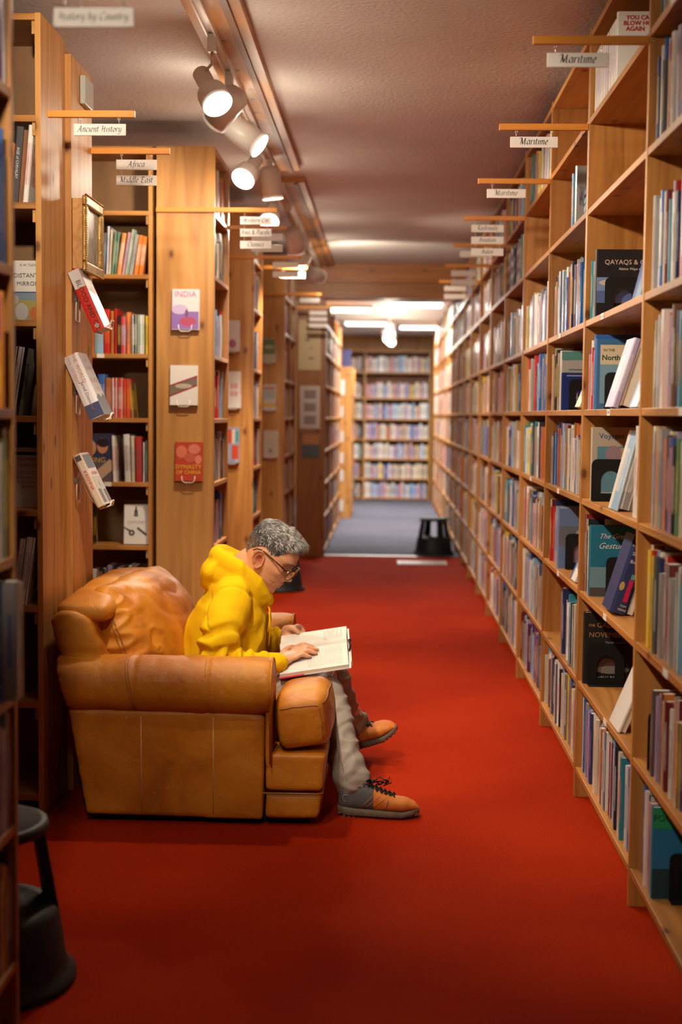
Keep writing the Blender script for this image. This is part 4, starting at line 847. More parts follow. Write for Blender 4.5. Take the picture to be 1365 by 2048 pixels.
# ---------------------------------------------------------------- hanging signs
# pen strokes of a broad-nib italic hand; x height 1, ascender 1.65, descender -.6
def arc(cx, cy, rx, ry, a0, a1, n=8): return [(cx + rx * math.cos(math.radians(a0 + (a1 - a0) * k / n)), cy + ry * math.sin(math.radians(a0 + (a1 - a0) * k / n))) for k in range(n + 1)]
bowl = [(.62, .93), (.45, 1.0), (.22, .93), (.05, .6), (.05, .25), (.18, .03), (.34, .03), (.55, .25), (.62, .5)]
G = {
 'a': (.8, [bowl, [(.62, 1.0), (.6, .2), (.66, .03), (.78, .1)]]), 'b': (.75, [[(.1, 1.65), (.08, .3)], arc(.33, .45, .28, .47, 150, -170)]),
 'c': (.62, [[(.55, .85), (.42, 1.0), (.2, .92), (.05, .6), (.06, .25), (.2, .03), (.38, .03), (.55, .18)]]),
 'd': (.8, [bowl, [(.62, 1.65), (.6, .2), (.66, .03), (.78, .1)]]), 'e': (.65, [[(.06, .5), (.5, .62), (.52, .85), (.38, 1.0), (.2, .92), (.05, .6), (.06, .25), (.2, .03), (.4, .05), (.56, .2)]]),
 'f': (.5, [[(.62, 1.55), (.5, 1.68), (.36, 1.55), (.28, 1.1), (.2, 0), (.12, -.45), (-.05, -.6)], [(.08, .95), (.5, .95)]]),
 'h': (.75, [[(.12, 1.65), (.1, 0)], [(.1, .6), (.3, .93), (.48, 1.0), (.58, .85), (.56, .15), (.62, .03), (.74, .1)]]),
 'i': (.35, [[(.02, .85), (.14, 1.0), (.14, .15), (.2, .03), (.32, .1)]]), 'l': (.35, [[(.14, 1.65), (.13, .15), (.2, .03), (.32, .1)]]),
 'm': (1.15, [[(.02, .85), (.12, 1.0), (.1, 0)], [(.1, .6), (.3, .95), (.45, 1.0), (.52, .85), (.5, 0)], [(.5, .6), (.7, .95), (.86, 1.0), (.94, .85), (.92, .15), (.98, .03), (1.1, .1)]]),
 'n': (.75, [[(.02, .85), (.12, 1.0), (.1, 0)], [(.1, .6), (.3, .93), (.48, 1.0), (.58, .85), (.56, .15), (.62, .03), (.74, .1)]]),
 'o': (.72, [arc(.34, .5, .3, .48, 90, 450, 14)]), 'r': (.55, [[(.02, .85), (.12, 1.0), (.1, 0)], [(.1, .6), (.28, .93), (.42, 1.0), (.52, .92)]]),
 's': (.55, [[(.5, .88), (.35, 1.0), (.15, .92), (.12, .72), (.42, .35), (.42, .12), (.25, .0), (.05, .1)]]), 't': (.45, [[(.16, 1.35), (.13, .2), (.22, .03), (.36, .08)], [(.0, .98), (.36, .98)]]),
 'u': (.75, [[(.02, .85), (.12, 1.0), (.1, .25), (.2, .03), (.34, .05), (.55, .35), (.6, .6)], [(.62, 1.0), (.6, .15), (.66, .03), (.76, .1)]]), 'v': (.6, [[(.02, .9), (.12, 1.0), (.24, .05), (.5, .6), (.55, 1.0)]]),
 'y': (.7, [[(.02, .85), (.12, 1.0), (.1, .25), (.2, .03), (.34, .05), (.55, .35), (.6, .6)], [(.62, 1.0), (.56, .1), (.4, -.45), (.2, -.6), (.0, -.5)]]),
 'A': (1.1, [[(-.1, .1), (.05, 0), (.25, .35), (.6, 1.5), (.68, 1.5), (.78, .2), (.9, .03), (1.05, .12)], [(.2, .6), (.85, .6)]]),
 'H': (1.15, [[(-.05, 1.3), (.1, 1.5), (.28, 1.45), (.22, .2), (.05, 0)], [(.95, 1.5), (.82, 1.3), (.8, .2), (.88, .0), (1.05, .1)], [(.1, .78), (.95, .82)]]),
 'M': (1.45, [[(-.25, 1.2), (-.1, 1.5), (.25, 1.5), (.2, .4), (.05, 0)], [(.25, 1.5), (.62, .05)], [(.62, .05), (1.1, 1.5)], [(1.1, 1.5), (1.1, .2), (1.18, .0), (1.35, .1)]]),
 'E': (1.0, [[(.8, 1.4), (.55, 1.5), (.3, 1.5), (.22, .8), (.12, .05), (.5, 0), (.8, .12)], [(-.05, 1.25), (.05, 1.45), (.3, 1.5)], [(.2, .8), (.6, .82)]]),
 'W': (1.5, [[(-.15, 1.25), (.0, 1.5), (.15, 1.4), (.25, .0)], [(.25, .0), (.72, 1.45)], [(.72, 1.45), (.8, .0)], [(.8, .0), (1.35, 1.5)]]),
 'C': (1.0, [[(.9, 1.3), (.7, 1.5), (.35, 1.4), (.08, .9), (.1, .35), (.35, .0), (.65, .03), (.9, .25)]]),
 'P': (.95, [[(.25, 1.5), (.2, .2), (.05, 0)], [(-.15, 1.2), (.1, 1.5), (.5, 1.52), (.8, 1.3), (.75, .9), (.45, .7), (.22, .72)]]),
 'R': (1.05, [[(.25, 1.5), (.2, .2), (.05, 0)], [(-.15, 1.2), (.1, 1.5), (.5, 1.52), (.78, 1.3), (.72, .95), (.25, .78)], [(.4, .78), (.75, .1), (.9, 0), (1.05, .1)]]),
 '&': (1.05, [[(.9, .7), (.7, .2), (.35, .0), (.08, .2), (.15, .55), (.5, .95), (.55, 1.3), (.35, 1.5), (.2, 1.3), (.35, .8), (.8, .1), (1.0, .03)]]), ' ': (.45, [])}
def script(txt, xh, slant=.16, pen=.24, wmax=.142):
    xh = min(xh, wmax / max(1e-6, sum(G[ch][0] + .12 for ch in txt)))
    mb = MB(); x = 0; nx, ny = math.cos(math.radians(38)) * pen / 2, math.sin(math.radians(38)) * pen / 2
    for ch in txt:
        wd, st = G[ch]
        for pts in st:
            V = []
            for (a, b) in pts:
                a2 = a + x + b * slant; V += [Vector((a2 - nx, b - ny, 0)), Vector((a2 + nx, b + ny, 0))]
            F = [(2 * i, 2 * i + 1, 2 * i + 3, 2 * i + 2) for i in range(len(pts) - 1)]; mb.add(V, F)
        x += wd + .12
    return [Vector(((p[0] - x / 2) * xh, (p[1] - .55) * xh, 0)) for p in mb.v], mb.f
def sign(cx, cy, zt, txt, label, w=.164, h=.037, chain=.03, face=-1, xh=.0145, group=None, chain_above=True):
    """card sign hanging by two little chains; zt = top edge"""
    root = thing('hanging_sign', (cx, cy, zt - h / 2), label, 'sign', group)
    MB().box(cx - w / 2, cx + w / 2, cy - .0035, cy + .0035, zt - h, zt).build('card', M_sign, root, world=True, bevel=.0008)
    if txt:
        v, f = script(txt, xh); T = frame((cx, cy - .0041, zt - h / 2), (1, 0, 0), (0, 0, 1)); MB().add([T @ p for p in v], f).build('lettering', M_ink, root, world=True)
    for s in (-1, 1):
        mb = MB(); n = max(2, int(chain / .0085))
        for k in range(n):
            zc = zt + (k + .5) * chain / n; ax = Vector((1, 0, 0)) if k % 2 else Vector((0, 1, 0))
            mb.tube([Vector((cx + s * w * .37, cy, zc)) + ax * (.0032 * math.cos(a)) + Vector((0, 0, .0062 * math.sin(a))) for a in np.linspace(0, 2 * PI, 9)[:-1]], .0009, 5, closed=True)
        mb.build('chain', M_metal, root, world=True, smooth=True)
    return root
def rod(x0, x1, y, z, label, group=None):
    o = MB().box(x0, x1, y - .008, y + .008, z - .011, z + .011).build('sign_rod', M_rod, bevel=.0015); tag(o, label, 'rod', group)
GR = 'orange wooden rods on the long wall of shelving'
for k, txts in [(0, ['Maritime']), (1, ['Maritime']), (2, ['Maritime']), (3, ['Railroads', 'Aviation', 'Autos']), (4, ['', 'Travel'][:1]), (5, ['', '']), (6, ['', ''])]:
    y = PY(k); where = ['nearest the photographer', 'second from the photographer', 'third from the photographer', 'above the Railroads sign', 'fifth along', 'sixth along', 'seventh along'][k]
    rod(.375, XR - .0005, y, 2.348, 'orange wooden rod on the long wall of shelving, ' + where)
    z = 2.337
    for j, t in enumerate(txts):
        lb = {0: 'Maritime sign closest to the photographer', 1: 'Maritime sign second from the photographer', 2: 'Maritime sign third from the photographer'}.get(k)
        if k == 3: lb = f'white sign reading {t} in the column of three'
        if k > 3: lb = f'blurred white sign, {["upper", "lower"][j]} card on the ' + ['fifth', 'sixth', 'seventh'][k - 4] + ' rod of the long wall'
        z2 = z - .022; sign(.496, y, z2, t, lb, chain=.022); z = z2 - .037
for (x1, y, z, x0, txts, cx, nm) in [(-.822, 4.47, 2.305, -1.105, ['Ancient History'], -.936, 'front of the first pine end panel'), (-.812, 5.12, 2.31, -1.1045, ['Africa', 'Middle East'], -.936, 'back of the first pine end panel'),
                                     (-.538, 6.642, 2.32, -1.12, ['Western Civ', 'Asia & Pacific', 'Classics'], -.64, 'front of the INDIA bookcase'), (-.535, 7.258, 2.32, X2 + .001, ['', ''], -.64, 'back of the INDIA bookcase'),
                                     (-.545, 8.598, 2.32, -1.12, ['', ''], -.64, 'front of the second end bookcase'), (-.545, 9.2, 2.32, X2 + .001, [''], -.64, 'back of the second end bookcase'),
                                     (-.55, 11.23, 2.32, -1.12, [''], -.64, 'front of the third end bookcase'), (-.53, 12.61, 2.32, X2 + .001, ['', '', ''], -.64, 'back of the third end bookcase')]:
    rod(x0, x1, y, z, 'orange wooden rod at the ' + nm)
    zz = z - .011
    for j, t in enumerate(txts):
        z2 = zz - .020; w = .15 if y < 7 else .164
        lb = f'white sign reading {t} in italic lettering' if t else f'blurred white sign at the {nm}, ' + ['upper', 'second', 'lowest'][j] + ' card'
        sign(cx + (0 if y < 6 else 0), y, z2, t, lb, w=.168 if t == 'Ancient History' else w, chain=.022, xh=.0135); zz = z2 - .037
rod(-.756 + .001, -.45, 2.79, 2.32, 'orange wooden rod above the History by Country sign')
sign(-.6, 2.81, 2.16, 'History by Country', 'out-of-focus white sign reading History by Country near the ceiling', w=.162, h=.038, chain=.148, xh=.013)

# ---------------------------------------------------------------- ceiling track and lamps
root = thing('lamp_track', (TRACK_X, 6, CEIL - .06), 'white ceiling track that carries the spotlights', 'track')
for a, b in ((1.2, 7.9), (8.3, 12.9)):
    mb = MB(); z1 = CEIL - .0352; mb.box(TRACK_X - .018, TRACK_X + .018, a, b, z1 - .006, z1); mb.box(TRACK_X - .018, TRACK_X - .012, a, b, z1 - .022, z1 - .006); mb.box(TRACK_X + .012, TRACK_X + .018, a, b, z1 - .022, z1 - .006)
    mb.build('rail', M_white, root, world=True)
    MB().box(TRACK_X + .075, TRACK_X + .10, a, b, z1 - .012, z1).build('conduit', cmat((.24, .12, .06)), root, world=True)
def lamp(p, aim, kind, label):
    p = Vector(p); dr = (Vector(aim) - p).normalized(); root = thing('track_spotlight', p, label, 'spotlight', 'spotlights on the ceiling track')
    top = Vector((p.x * .3 + TRACK_X * .7, p.y - .02, CEIL - .058)); A = lambda mb, n, m, **k: mb.build(n, m, root, world=True, **k)
    top.x = TRACK_X
    A(MB().box(top.x - .016, top.x + .016, top.y - .02, top.y + .02, top.z - .05, top.z + .012), 'adapter', M_white, bevel=.003)
    bk = p - dr * .07
    A(MB().tube([top - Vector((0, 0, .05)), top - Vector((0, 0, .09)), bk.lerp(top, .25), bk], .0055), 'stem', M_metal, smooth=True)
    T = frame(p, dr.orthogonal(), dr.cross(dr.orthogonal())); 
    T = dr.to_track_quat('Z', 'Y').to_matrix().to_4x4(); T.translation = p
    if kind == 'bell': prof = [(.028, -.115), (.032, -.11), (.032, -.03), (.035, -.022), (.052, -.005), (.056, .01), (.057, .068), (.0545, .068), (.052, .02), (.03, .0)]
    else: prof = [(.02, -.10), (.045, -.095), (.054, -.08), (.056, -.06), (.056, .075), (.0535, .075), (.052, .02), (.03, .01)]
    A(MB().lathe(prof, T, 32), 'lamp_head', M_white, smooth=True)
    A(MB().lathe([(.0, .058), (.02, .062), (.044, .056), (.052, .045), (.045, .03), (.02, .02)], T, 24), 'bulb', M_bulb, smooth=True)
for n, (p, aim, pw, cone, kind) in enumerate(LAMPS):
    if p[1] < 4.5: lb = 'unseen white spotlight added over the photographer'
    else: lb = 'white ' + {'bell': 'bell-shaped', 'can': 'cylindrical'}[kind] + ' spotlight, ' + ORD[n] + ' along the ceiling track from the photographer'
    lamp(p, aim, kind, lb)
for n, (p, aim) in enumerate([((.03, 16.6, 2.36), (.6, 15.0, 1.2)), ((-.02, 17.4, 2.34), (-.2, 21.8, 1.3)), ((.05, 18.2, 2.34), (.1, 21.8, 1.8))]):
    TX = TRACK_X; CE = CEIL; TRACK_X = .02; CEIL = 2.62; lamp(p, (p[0] + (-.3, .35, -.25)[n], p[1] - 1.0, 1.6), 'bell', f'blurred bright spotlight in the back room, {ORD[n]} from the beam'); TRACK_X = TX; CEIL = CE
root = thing('lamp_track', (.02, 17.4, 2.60), 'short white lamp track on the back room ceiling', 'track'); MB().box(.0, .04, 16.2, 18.6, 2.595, 2.62).build('rail', M_white, root, world=True)
# light panels on the back-room ceiling
M_panel = plain('lit_panel', (1, 1, 1), .5, emit=(1, .96, .9), es=5)
for n, (x, y) in enumerate([(-.5, 16.4), (.32, 15.6), (-.3, 18.9), (.45, 19.6), (-2.2, 16), (-2.2, 19)]):
    root = thing('ceiling_light', (x, y, 2.6), 'glowing rectangular ceiling light in the back room, ' + ['near the beam by the dark panel', 'near the beam by the long wall', 'farther in by the low bookcase', 'farther in by the long wall', 'out beyond the posters', 'in the far side area'][n], 'ceiling light', 'ceiling lights of the back room')
    MB().box(x - .31, x + .31, y - .31, y + .31, 2.585, 2.62).build('frame', M_white, root, world=True)
    MB().box(x - .28, x + .28, y - .28, y + .28, 2.580, 2.5849).build('diffuser', M_panel, root, world=True)
    area((x, y, 2.57), .5, .5, 70)

# ---------------------------------------------------------------- floor pieces
def kick_stool(x, y, label, s=1.0):
    root = thing('step_stool', (x, y, 0), label, 'step stool'); T = Matrix.Translation((x, y, 0)) @ Matrix.Scale(s, 4)
    A = lambda mb, n, m, **k: mb.build(n, m, root, world=True, **k)
    A(MB().lathe([(.215, .0), (.222, .006), (.222, .018), (.207, .026), (.198, .05), (.182, .165), (.172, .182), (.15, .188), (.0, .188)], T, 48), 'base', M_blackpl, smooth=True)
    A(MB().lathe([(.12, .189), (.14, .1905), (.0, .1915)], T, 40), 'step_tread', M_rub, smooth=True)
    for k in range(4):
        a = PI / 4 + k * PI / 2 - .35; c = Vector((math.cos(a), math.sin(a), 0)); q = Vector((-c.y, c.x, 0))
        mb = MB(); V = []
        for (r, z, w) in ((.168, .15, .042), (.132, .37, .03)):
            for sr, sw in ((-1, -1), (1, -1), (1, 1), (-1, 1)): V.append(T @ (c * (r + sr * .012) + q * (sw * w) + Vector((0, 0, z))))
        mb.add(V, [(3, 2, 1, 0), (4, 5, 6, 7), (0, 1, 5, 4), (1, 2, 6, 5), (2, 3, 7, 6), (3, 0, 4, 7)]); A(mb, 'leg', M_blackpl, bevel=.004)
    A(MB().lathe([(.0, .362), (.14, .362), (.156, .366), (.16, .376), (.156, .388), (.146, .392), (.0, .392)], T, 48), 'top', M_blackpl, smooth=True)
    A(MB().lathe([(.142, .3925), (.14, .3945), (.0, .3945)], T, 48), 'tread', M_rub, smooth=True)
M_rub, nt, b = newmat('ribbed_rubber', .5, .4, (.03, .03, .032)); tc = N(nt, 'TexCoord'); wv = N(nt, 'TexWave'); wv.inputs['Scale'].default_value = 70; nt.links.new(tc.outputs['Object'], wv.inputs[0]); bump(nt, b, wv.outputs[0], .003)
kick_stool(-.945, 3.15, 'black round step stool closest to the photographer, beside the bookcase end', .99)
kick_stool(.47, 13.42, 'black round step stool on the blue carpet before the long wall', .9)
kick_stool(-.82, 10.5, 'black round step stool behind the reading man, mostly hidden', .92)
root = thing('floor_vent', (.33, 12.55, 0), 'beige metal floor vent in the red carpet near the far step stool', 'floor vent')
MB().box(.11, .56, 12.40, 12.70, .0, .006).build('frame', cmat((.42, .34, .24)), root, world=True)
mb = MB()
for k in range(18): mb.box(.14 + k * .0225, .15 + k * .0225, 12.43, 12.67, .006, .009)
mb.build('grille', cmat((.10, .07, .05)), root, world=True)
o = MASS.build('books', [M_book, M_paper]); tag(o, 'rows of books on the farther shelves of the shop', 'books', None, 'stuff')
# ---------------------------------------------------------------- soft shapes
def remeshed(mb, voxel, smooth=4, fac=.5):
    """one continuous skin around overlapping closed shapes"""
    o = mb.build('tmp', M_white); m = o.modifiers.new('r', 'REMESH'); m.mode = 'VOXEL'; m.voxel_size = voxel; m.adaptivity = 0
    if smooth: s = o.modifiers.new('s', 'SMOOTH'); s.iterations = smooth; s.factor = fac
    me = evald(o); om = o.data; bpy.data.objects.remove(o); bpy.data.meshes.remove(om); return me
def coords(me):
    a = np.empty(len(me.vertices) * 3, np.float32); me.vertices.foreach_get('co', a); return a.reshape(-1, 3).astype(float)
def normals(me):
    a = np.empty(len(me.vertices) * 3, np.float32); me.vertices.foreach_get('normal', a); return a.reshape(-1, 3).astype(float)
def put(me, V): me.vertices.foreach_set('co', V.astype(np.float32).ravel()); me.update()
def link(me, name, mat, parent, world=True):
    me.name = name; me.materials.clear(); me.materials.append(mat)
    me.polygons.foreach_set('use_smooth', [True] * len(me.polygons))
    if world: put(me, coords(me) - np.array(ORG[parent.name]))
    o = bpy.data.objects.new(name, me); C.objects.link(o); o.parent = parent; ORG[o.name] = ORG[parent.name]; return o
def vnoise(P, s, off=0, st=(1, 1, 1)):
    return np.array([noise.noise((p[0] * s * st[0] + off, p[1] * s * st[1], p[2] * s * st[2])) for p in P])
def rbox(mb, c, half, r, n=10, puff=(0, 0, 0), M=None, pinch=0):
    """rounded, optionally puffed box (closed)"""
    idx = {}; V = []; F = []
    h = np.array(half, float)
    def vid(i, j, k):
        key = (i, j, k)
        if key not in idx:
            p = np.array([i, j, k], float) / n * 2 - 1
            q = p * h; cc = np.clip(q, -(h - r), h - r); d = q - cc; L = np.linalg.norm(d); q = cc + (d / L * r if L > 1e-9 else 0)
            u = q / h
            for a in range(3):
                b1, b2 = [x for x in range(3) if x != a]
                q[a] *= 1 + puff[a] * (1 - u[b1] ** 2) * (1 - u[b2] ** 2) - pinch * (u[b1] ** 2 * u[b2] ** 2) * (1 if puff[a] else 0)
            v = Vector(q); v = (M @ v) if M is not None else v
            idx[key] = len(V); V.append(v + Vector(c))
        return idx[key]
    for a in range(3):
        for side in (0, n):
            for i in range(n):
                for j in range(n):
                    def mk(x, y): k = [0, 0, 0]; k[a] = side; k[(a + 1) % 3] = x; k[(a + 2) % 3] = y; return vid(*k)
                    q = [mk(i, j), mk(i + 1, j), mk(i + 1, j + 1), mk(i, j + 1)]
                    F.append(tuple(q) if side else tuple(reversed(q)))
    mb.add(V, F); return mb
def limb(mb, pts, rads, ref=(0, 1, 0), n=20, cap=3):
    """closed tapering limb: rads = (along ref, across)"""
    pts = [Vector(p) for p in pts]; rads = [(r, r) if not isinstance(r, (tuple, list)) else r for r in rads]
    # dense resample
    P = []; Q = []
    L = len(pts)
    for i in range(L - 1):
        p0, p1, p2, p3 = pts[max(i - 1, 0)], pts[i], pts[i + 1], pts[min(i + 2, L - 1)]
        m = 6
        for k in range(m + (1 if i == L - 2 else 0)):
            t = k / m; P.append(.5 * ((2 * p1) + (p2 - p0) * t + (2 * p0 - 5 * p1 + 4 * p2 - p3) * t * t + (3 * p1 - p0 - 3 * p2 + p3) * t ** 3))
            s = t * t * (3 - 2 * t); Q.append((rads[i][0] * (1 - s) + rads[i + 1][0] * s, rads[i][1] * (1 - s) + rads[i + 1][1] * s))
    t0 = (P[0] - P[1]).normalized(); t1 = (P[-1] - P[-2]).normalized(); a0 = min(Q[0]); a1 = min(Q[-1])
    pre = [(P[0] + t0 * a0 * math.sin(x), math.cos(x)) for x in (1.35, .95, .5)]; post = [(P[-1] + t1 * a1 * math.sin(x), math.cos(x)) for x in (.5, .95, 1.35)]
    Q = [(Q[0][0] * k, Q[0][1] * k) for _, k in pre] + Q + [(Q[-1][0] * k, Q[-1][1] * k) for _, k in post]
    P = [p for p, _ in pre] + P + [p for p, _ in post]
    V = []; F = []; L = len(P); rf = Vector(ref)
    for i, p in enumerate(P):
        t = (P[min(i + 1, L - 1)] - P[max(i - 1, 0)]).normalized(); sd = (rf - t * rf.dot(t)).normalized(); fw = t.cross(sd)
        for k in range(n):
            a = 2 * PI * k / n; V.append(p + sd * (Q[i][0] * math.cos(a)) + fw * (Q[i][1] * math.sin(a)))
    for i in range(L - 1):
        for k in range(n): F.append((i * n + k, i * n + (k + 1) % n, (i + 1) * n + (k + 1) % n, (i + 1) * n + k))
    F.append(tuple(range(n - 1, -1, -1))); F.append(tuple((L - 1) * n + k for k in range(n)))
    mb.add(V, F); return mb

# ---------------------------------------------------------------- leather armchair
def leather():
    m, nt, b = newmat('tan_leather', .42, .35); L = nt.links; tc = N(nt, 'TexCoord')
    def nz(s, d=4, dist=0):
        n = N(nt, 'TexNoise'); n.inputs['Scale'].default_value = s; n.inputs['Detail'].default_value = d; n.inputs['Distortion'].default_value = dist; L.new(tc.outputs['Object'], n.inputs[0]); return n.outputs[0]
    base = ramp(nt, [(.3, (.34, .10, .006)), (.5, (.50, .170, .012)), (.68, (.62, .25, .024))], nz(4, 5, .6))
    sc_ = ramp(nt, [(.66, (0, 0, 0)), (.74, (.6, .6, .6))], nz(26, 6, 2.5))
    mx = N(nt, 'MixRGB'); L.new(sc_, mx.inputs[0]); L.new(base, mx.inputs[1]); mx.inputs[2].default_value = (.68, .38, .09, 1); L.new(mx.outputs[0], b.inputs['Base Color'])
    vo = N(nt, 'TexVoronoi'); vo.feature = 'DISTANCE_TO_EDGE'; vo.inputs['Scale'].default_value = 260; L.new(tc.outputs['Object'], vo.inputs[0])
    ad = N(nt, 'Math', operation='MULTIPLY_ADD'); ad.inputs[1].default_value = .25; L.new(vo.outputs['Distance'], ad.inputs[0]); L.new(nz(24, 5, 1), ad.inputs[2]); bump(nt, b, ad.outputs[0], .004, .55)
    L.new(ramp(nt, [(.3, (.36, .36, .36)), (.7, (.55, .55, .55))], nz(9)), b.inputs['Roughness']); return m
M_leather = leather(); M_seam = plain('leather_seam', (.30, .11, .025), .5); M_thread = plain('pale_thread', (.62, .40, .18), .6)
sofa = thing('armchair', (-.62, 4.97, 0), 'wide tan leather armchair with rolled arms and a loose back cushion', 'armchair')
YN, YF = 4.40, 5.56
def poly_y(mb, pts, y0, y1):
    n = len(pts); V = [Vector((x, y0, z)) for x, z in pts] + [Vector((x, y1, z)) for x, z in pts]
    F = [tuple(range(n)), tuple(range(2 * n - 1, n - 1, -1))] + [(i, i + n, (i + 1) % n + n, (i + 1) % n) for i in range(n)]; return mb.add(V, F)
side = [(-.975, .028), (-.392, .022), (-.385, .37), (-.60, .38), (-1.035, .38)]
for nm, a, b in (('near', YN + .012, YN + .15), ('far', YF - .15, YF - .012)):
    me = remeshed(poly_y(MB(), side, a, b), .012, 3); link(me, 'side_panel', M_leather, sofa)
    yy = a - .0005 if nm == 'near' else b + .0005
    for px in (283, 427):
        xx = at(px, 1500, 4.42).x
        MB().tube([(xx, yy, .36), (xx + .002, yy, .04)], .0016, 6).build('seam', M_thread, sofa, world=True, smooth=True)
    # rolled arm
    yc = YN + .075 if nm == 'near' else YF - .075
    mb = MB(); n = 28; V = []; F = []
    xs = [-.366, -.363, -.372, -.385] + list(np.linspace(-.40, -1.035, 20)); sc2 = [.80, .93, .985, 1.0] + [1 + .03 * math.sin(x * 9) for x in xs[4:]]
    for i, (x, s) in enumerate(zip(xs, sc2)):
        for k in range(n):
            a2 = 2 * PI * k / n; ca, sa = math.cos(a2), math.sin(a2)
            y = yc + .102 * s * (abs(ca) ** .8) * (1 if ca > 0 else -1); z = .455 + .092 * s * (abs(sa) ** .85) * (1 if sa > 0 else -1) + .010 * max(0, (x + .6) * -1)
            xx = x - (max(0, -(x + .40)) / .635) * (z - .40) * .28; V.append(Vector((xx, y, z)))
    for i in range(len(xs) - 1):
        for k in range(n): F.append((i * n + k, i * n + (k + 1) % n, (i + 1) * n + (k + 1) % n, (i + 1) * n + k))
    F.append(tuple(range(n - 1, -1, -1))); F.append(tuple((len(xs) - 1) * n + k for k in range(n)))
    mb.add(V, F); me = remeshed(mb, .008, 2); P = coords(me); Nn = normals(me)
    P += Nn * (vnoise(P, 9, 3)[:, None] * .004 + vnoise(P, 30, 8, (1, .4, .4))[:, None] * .0012)
    for sx in (-.575, -.815): P -= Nn * (np.exp(-((P[:, 0] - sx) / .006) ** 2) * .004)[:, None]
    put(me, P); link(me, 'rolled_arm', M_leather, sofa)
    for sx in (-.571, -.579, -.811, -.819):
        pts = []
        for k in range(22):
            a2 = PI * (-.33 + 1.66 * k / 21) if nm == 'near' else PI * (-.66 + 1.66 * k / 21)
            ca, sa = math.cos(a2 if nm == 'far' else PI - a2 + 0), math.sin(a2)
            z = .455 + .0905 * (abs(sa) ** .85) * (1 if sa > 0 else -1) + .010 * max(0, (sx + .6) * -1); y = yc + .1005 * (abs(ca) ** .8) * (1 if ca > 0 else -1)
            pts.append((sx - (max(0, -(sx + .40)) / .635) * (z - .40) * .28, y, z))
        MB().tube(pts, .0014, 5).build('seam', M_seam, sofa, world=True, smooth=True)
    # front face strip of the arm with its piping
    mb = MB(); rbox(mb, (-.375, yc, .31), (.012, .062, .12), .01, 6); link(remeshed(mb, .006, 1), 'arm_front', M_leather, sofa)
    rg = [(-.3665, yc + .098 * math.cos(t), .458 + .088 * math.sin(t)) for t in np.linspace(-.6, PI + .6, 26)]
    MB().tube([(-.3665, yc + .074, .21)] + rg + [(-.3665, yc - .074, .21)], .004, 8).build('piping', M_leather, sofa, world=True, smooth=True)
# base in front
for z0, z1, nm in ((.024, .108, 'lower'), (.116, .245, 'upper')):
    mb = MB(); V = []
    def xf(z): return -.206 + (z - .02) * .11
    rbox(mb, (-.295, (YN + YF) / 2 + .004, (z0 + z1) / 2), (.092, (YF - YN) / 2 - .010, (z1 - z0) / 2), .014, 14)
    mb.v = [((x + (xf(z) + .203) * (1 if x > -.29 else 0)), y, z) for x, y, z in mb.v]
    me = remeshed(mb, .009, 1); P = coords(me); P += normals(me) * (vnoise(P, 11, 5)[:, None] * .003); put(me, P); link(me, 'front_rail', M_leather, sofa)
MB().tube([(-.392, YN + .010, .112), (-.21, YN + .010, .112), (-.198, YN + .02, .112), (-.198, YF - .02, .112), (-.21, YF - .010, .112), (-.392, YF - .010, .112)], .004, 6).build('piping', M_seam, sofa, world=True, smooth=True)
MB().box(-.95, -.24, YN + .06, YF - .06, .004, .05).build('underside', M_black, sofa, world=True)
# back frame
mb = MB(); bk = [(-.97, .03), (-.86, .03), (-.86, .30), (-.93, .55), (-.96, .66), (-1.0, .685), (-1.06, .69), (-1.095, .665), (-1.085, .60), (-1.06, .50), (-1.0, .25)]
poly_y(mb, bk, YN + .05, YF - .05); me = remeshed(mb, .014, 6); P = coords(me); Nn = normals(me)
u = (P[:, 1] - YN) / (YF - YN); P[:, 2] += .028 * np.sin(np.clip(u, 0, 1) * PI) * (P[:, 2] > .5); P[:, 0] -= .006 * (P[:, 2] > .6)
P += Nn * (vnoise(P, 8, 1)[:, None] * .006 - np.exp(-((P[:, 2] - .555) / .008) ** 2)[:, None] * .006); put(me, P); link(me, 'back_frame', M_leather, sofa)
mb = MB(); rbox(mb, (-1.0, (YN + YF) / 2 + .012, .688), (.094, .525, .036), .034, 12, puff=(0, 0, .9)); me = remeshed(mb, .009, 2); P = coords(me); P += normals(me) * vnoise(P, 10, 2)[:, None] * .006; put(me, P); link(me, 'top_pad', M_leather, sofa)
# back cushion
Mc = Matrix.Rotation(math.radians(-23), 3, 'Y') @ Matrix.Rotation(math.radians(4), 3, 'Z')
Mc = Matrix.Rotation(math.radians(-22), 3, 'Y'); Mz = Matrix.Rotation(math.radians(-5), 3, 'Z'); Mc = Mz @ Mc
mb = MB(); rbox(mb, (-.865, 4.99, .555), (.088, .42, .205), .07, 16, puff=(.45, .04, .06), M=Mc, pinch=.25)
me = remeshed(mb, .0075, 2); P = coords(me); Nn = normals(me)
loc = (np.array(Mc.inverted()) @ (P - np.array([-.865, 4.99, .555])).T).T
endw = np.clip((-loc[:, 1] - .20) / .2, 0, 1)
ridge = lambda v: 1 - np.abs(v) * 2
w1 = vnoise(P, 14, 4, (1, 1.0, 1.6)); w2 = vnoise(loc, 22, 9, (.8, .35, 1.5))
fold = np.maximum(0, ridge(vnoise(loc, 9, 7, (.6, 1, 2.0))) - .45) * endw
P += Nn * (w1 * .004 + w2 * .002 * (.4 + endw) + fold * .019)[:, None]
P -= Nn * (np.exp(-((loc[:, 1] + .335) / .005) ** 2) * .006)[:, None]
fw = np.maximum(0, ridge(vnoise(loc, 7, 17, (1, .6, 1.2))) - .6); P -= Nn * (fw * .007)[:, None]
put(me, P); cush = link(me, 'back_cushion', M_leather, sofa)
bvh = None
from mathutils.bvhtree import BVHTree
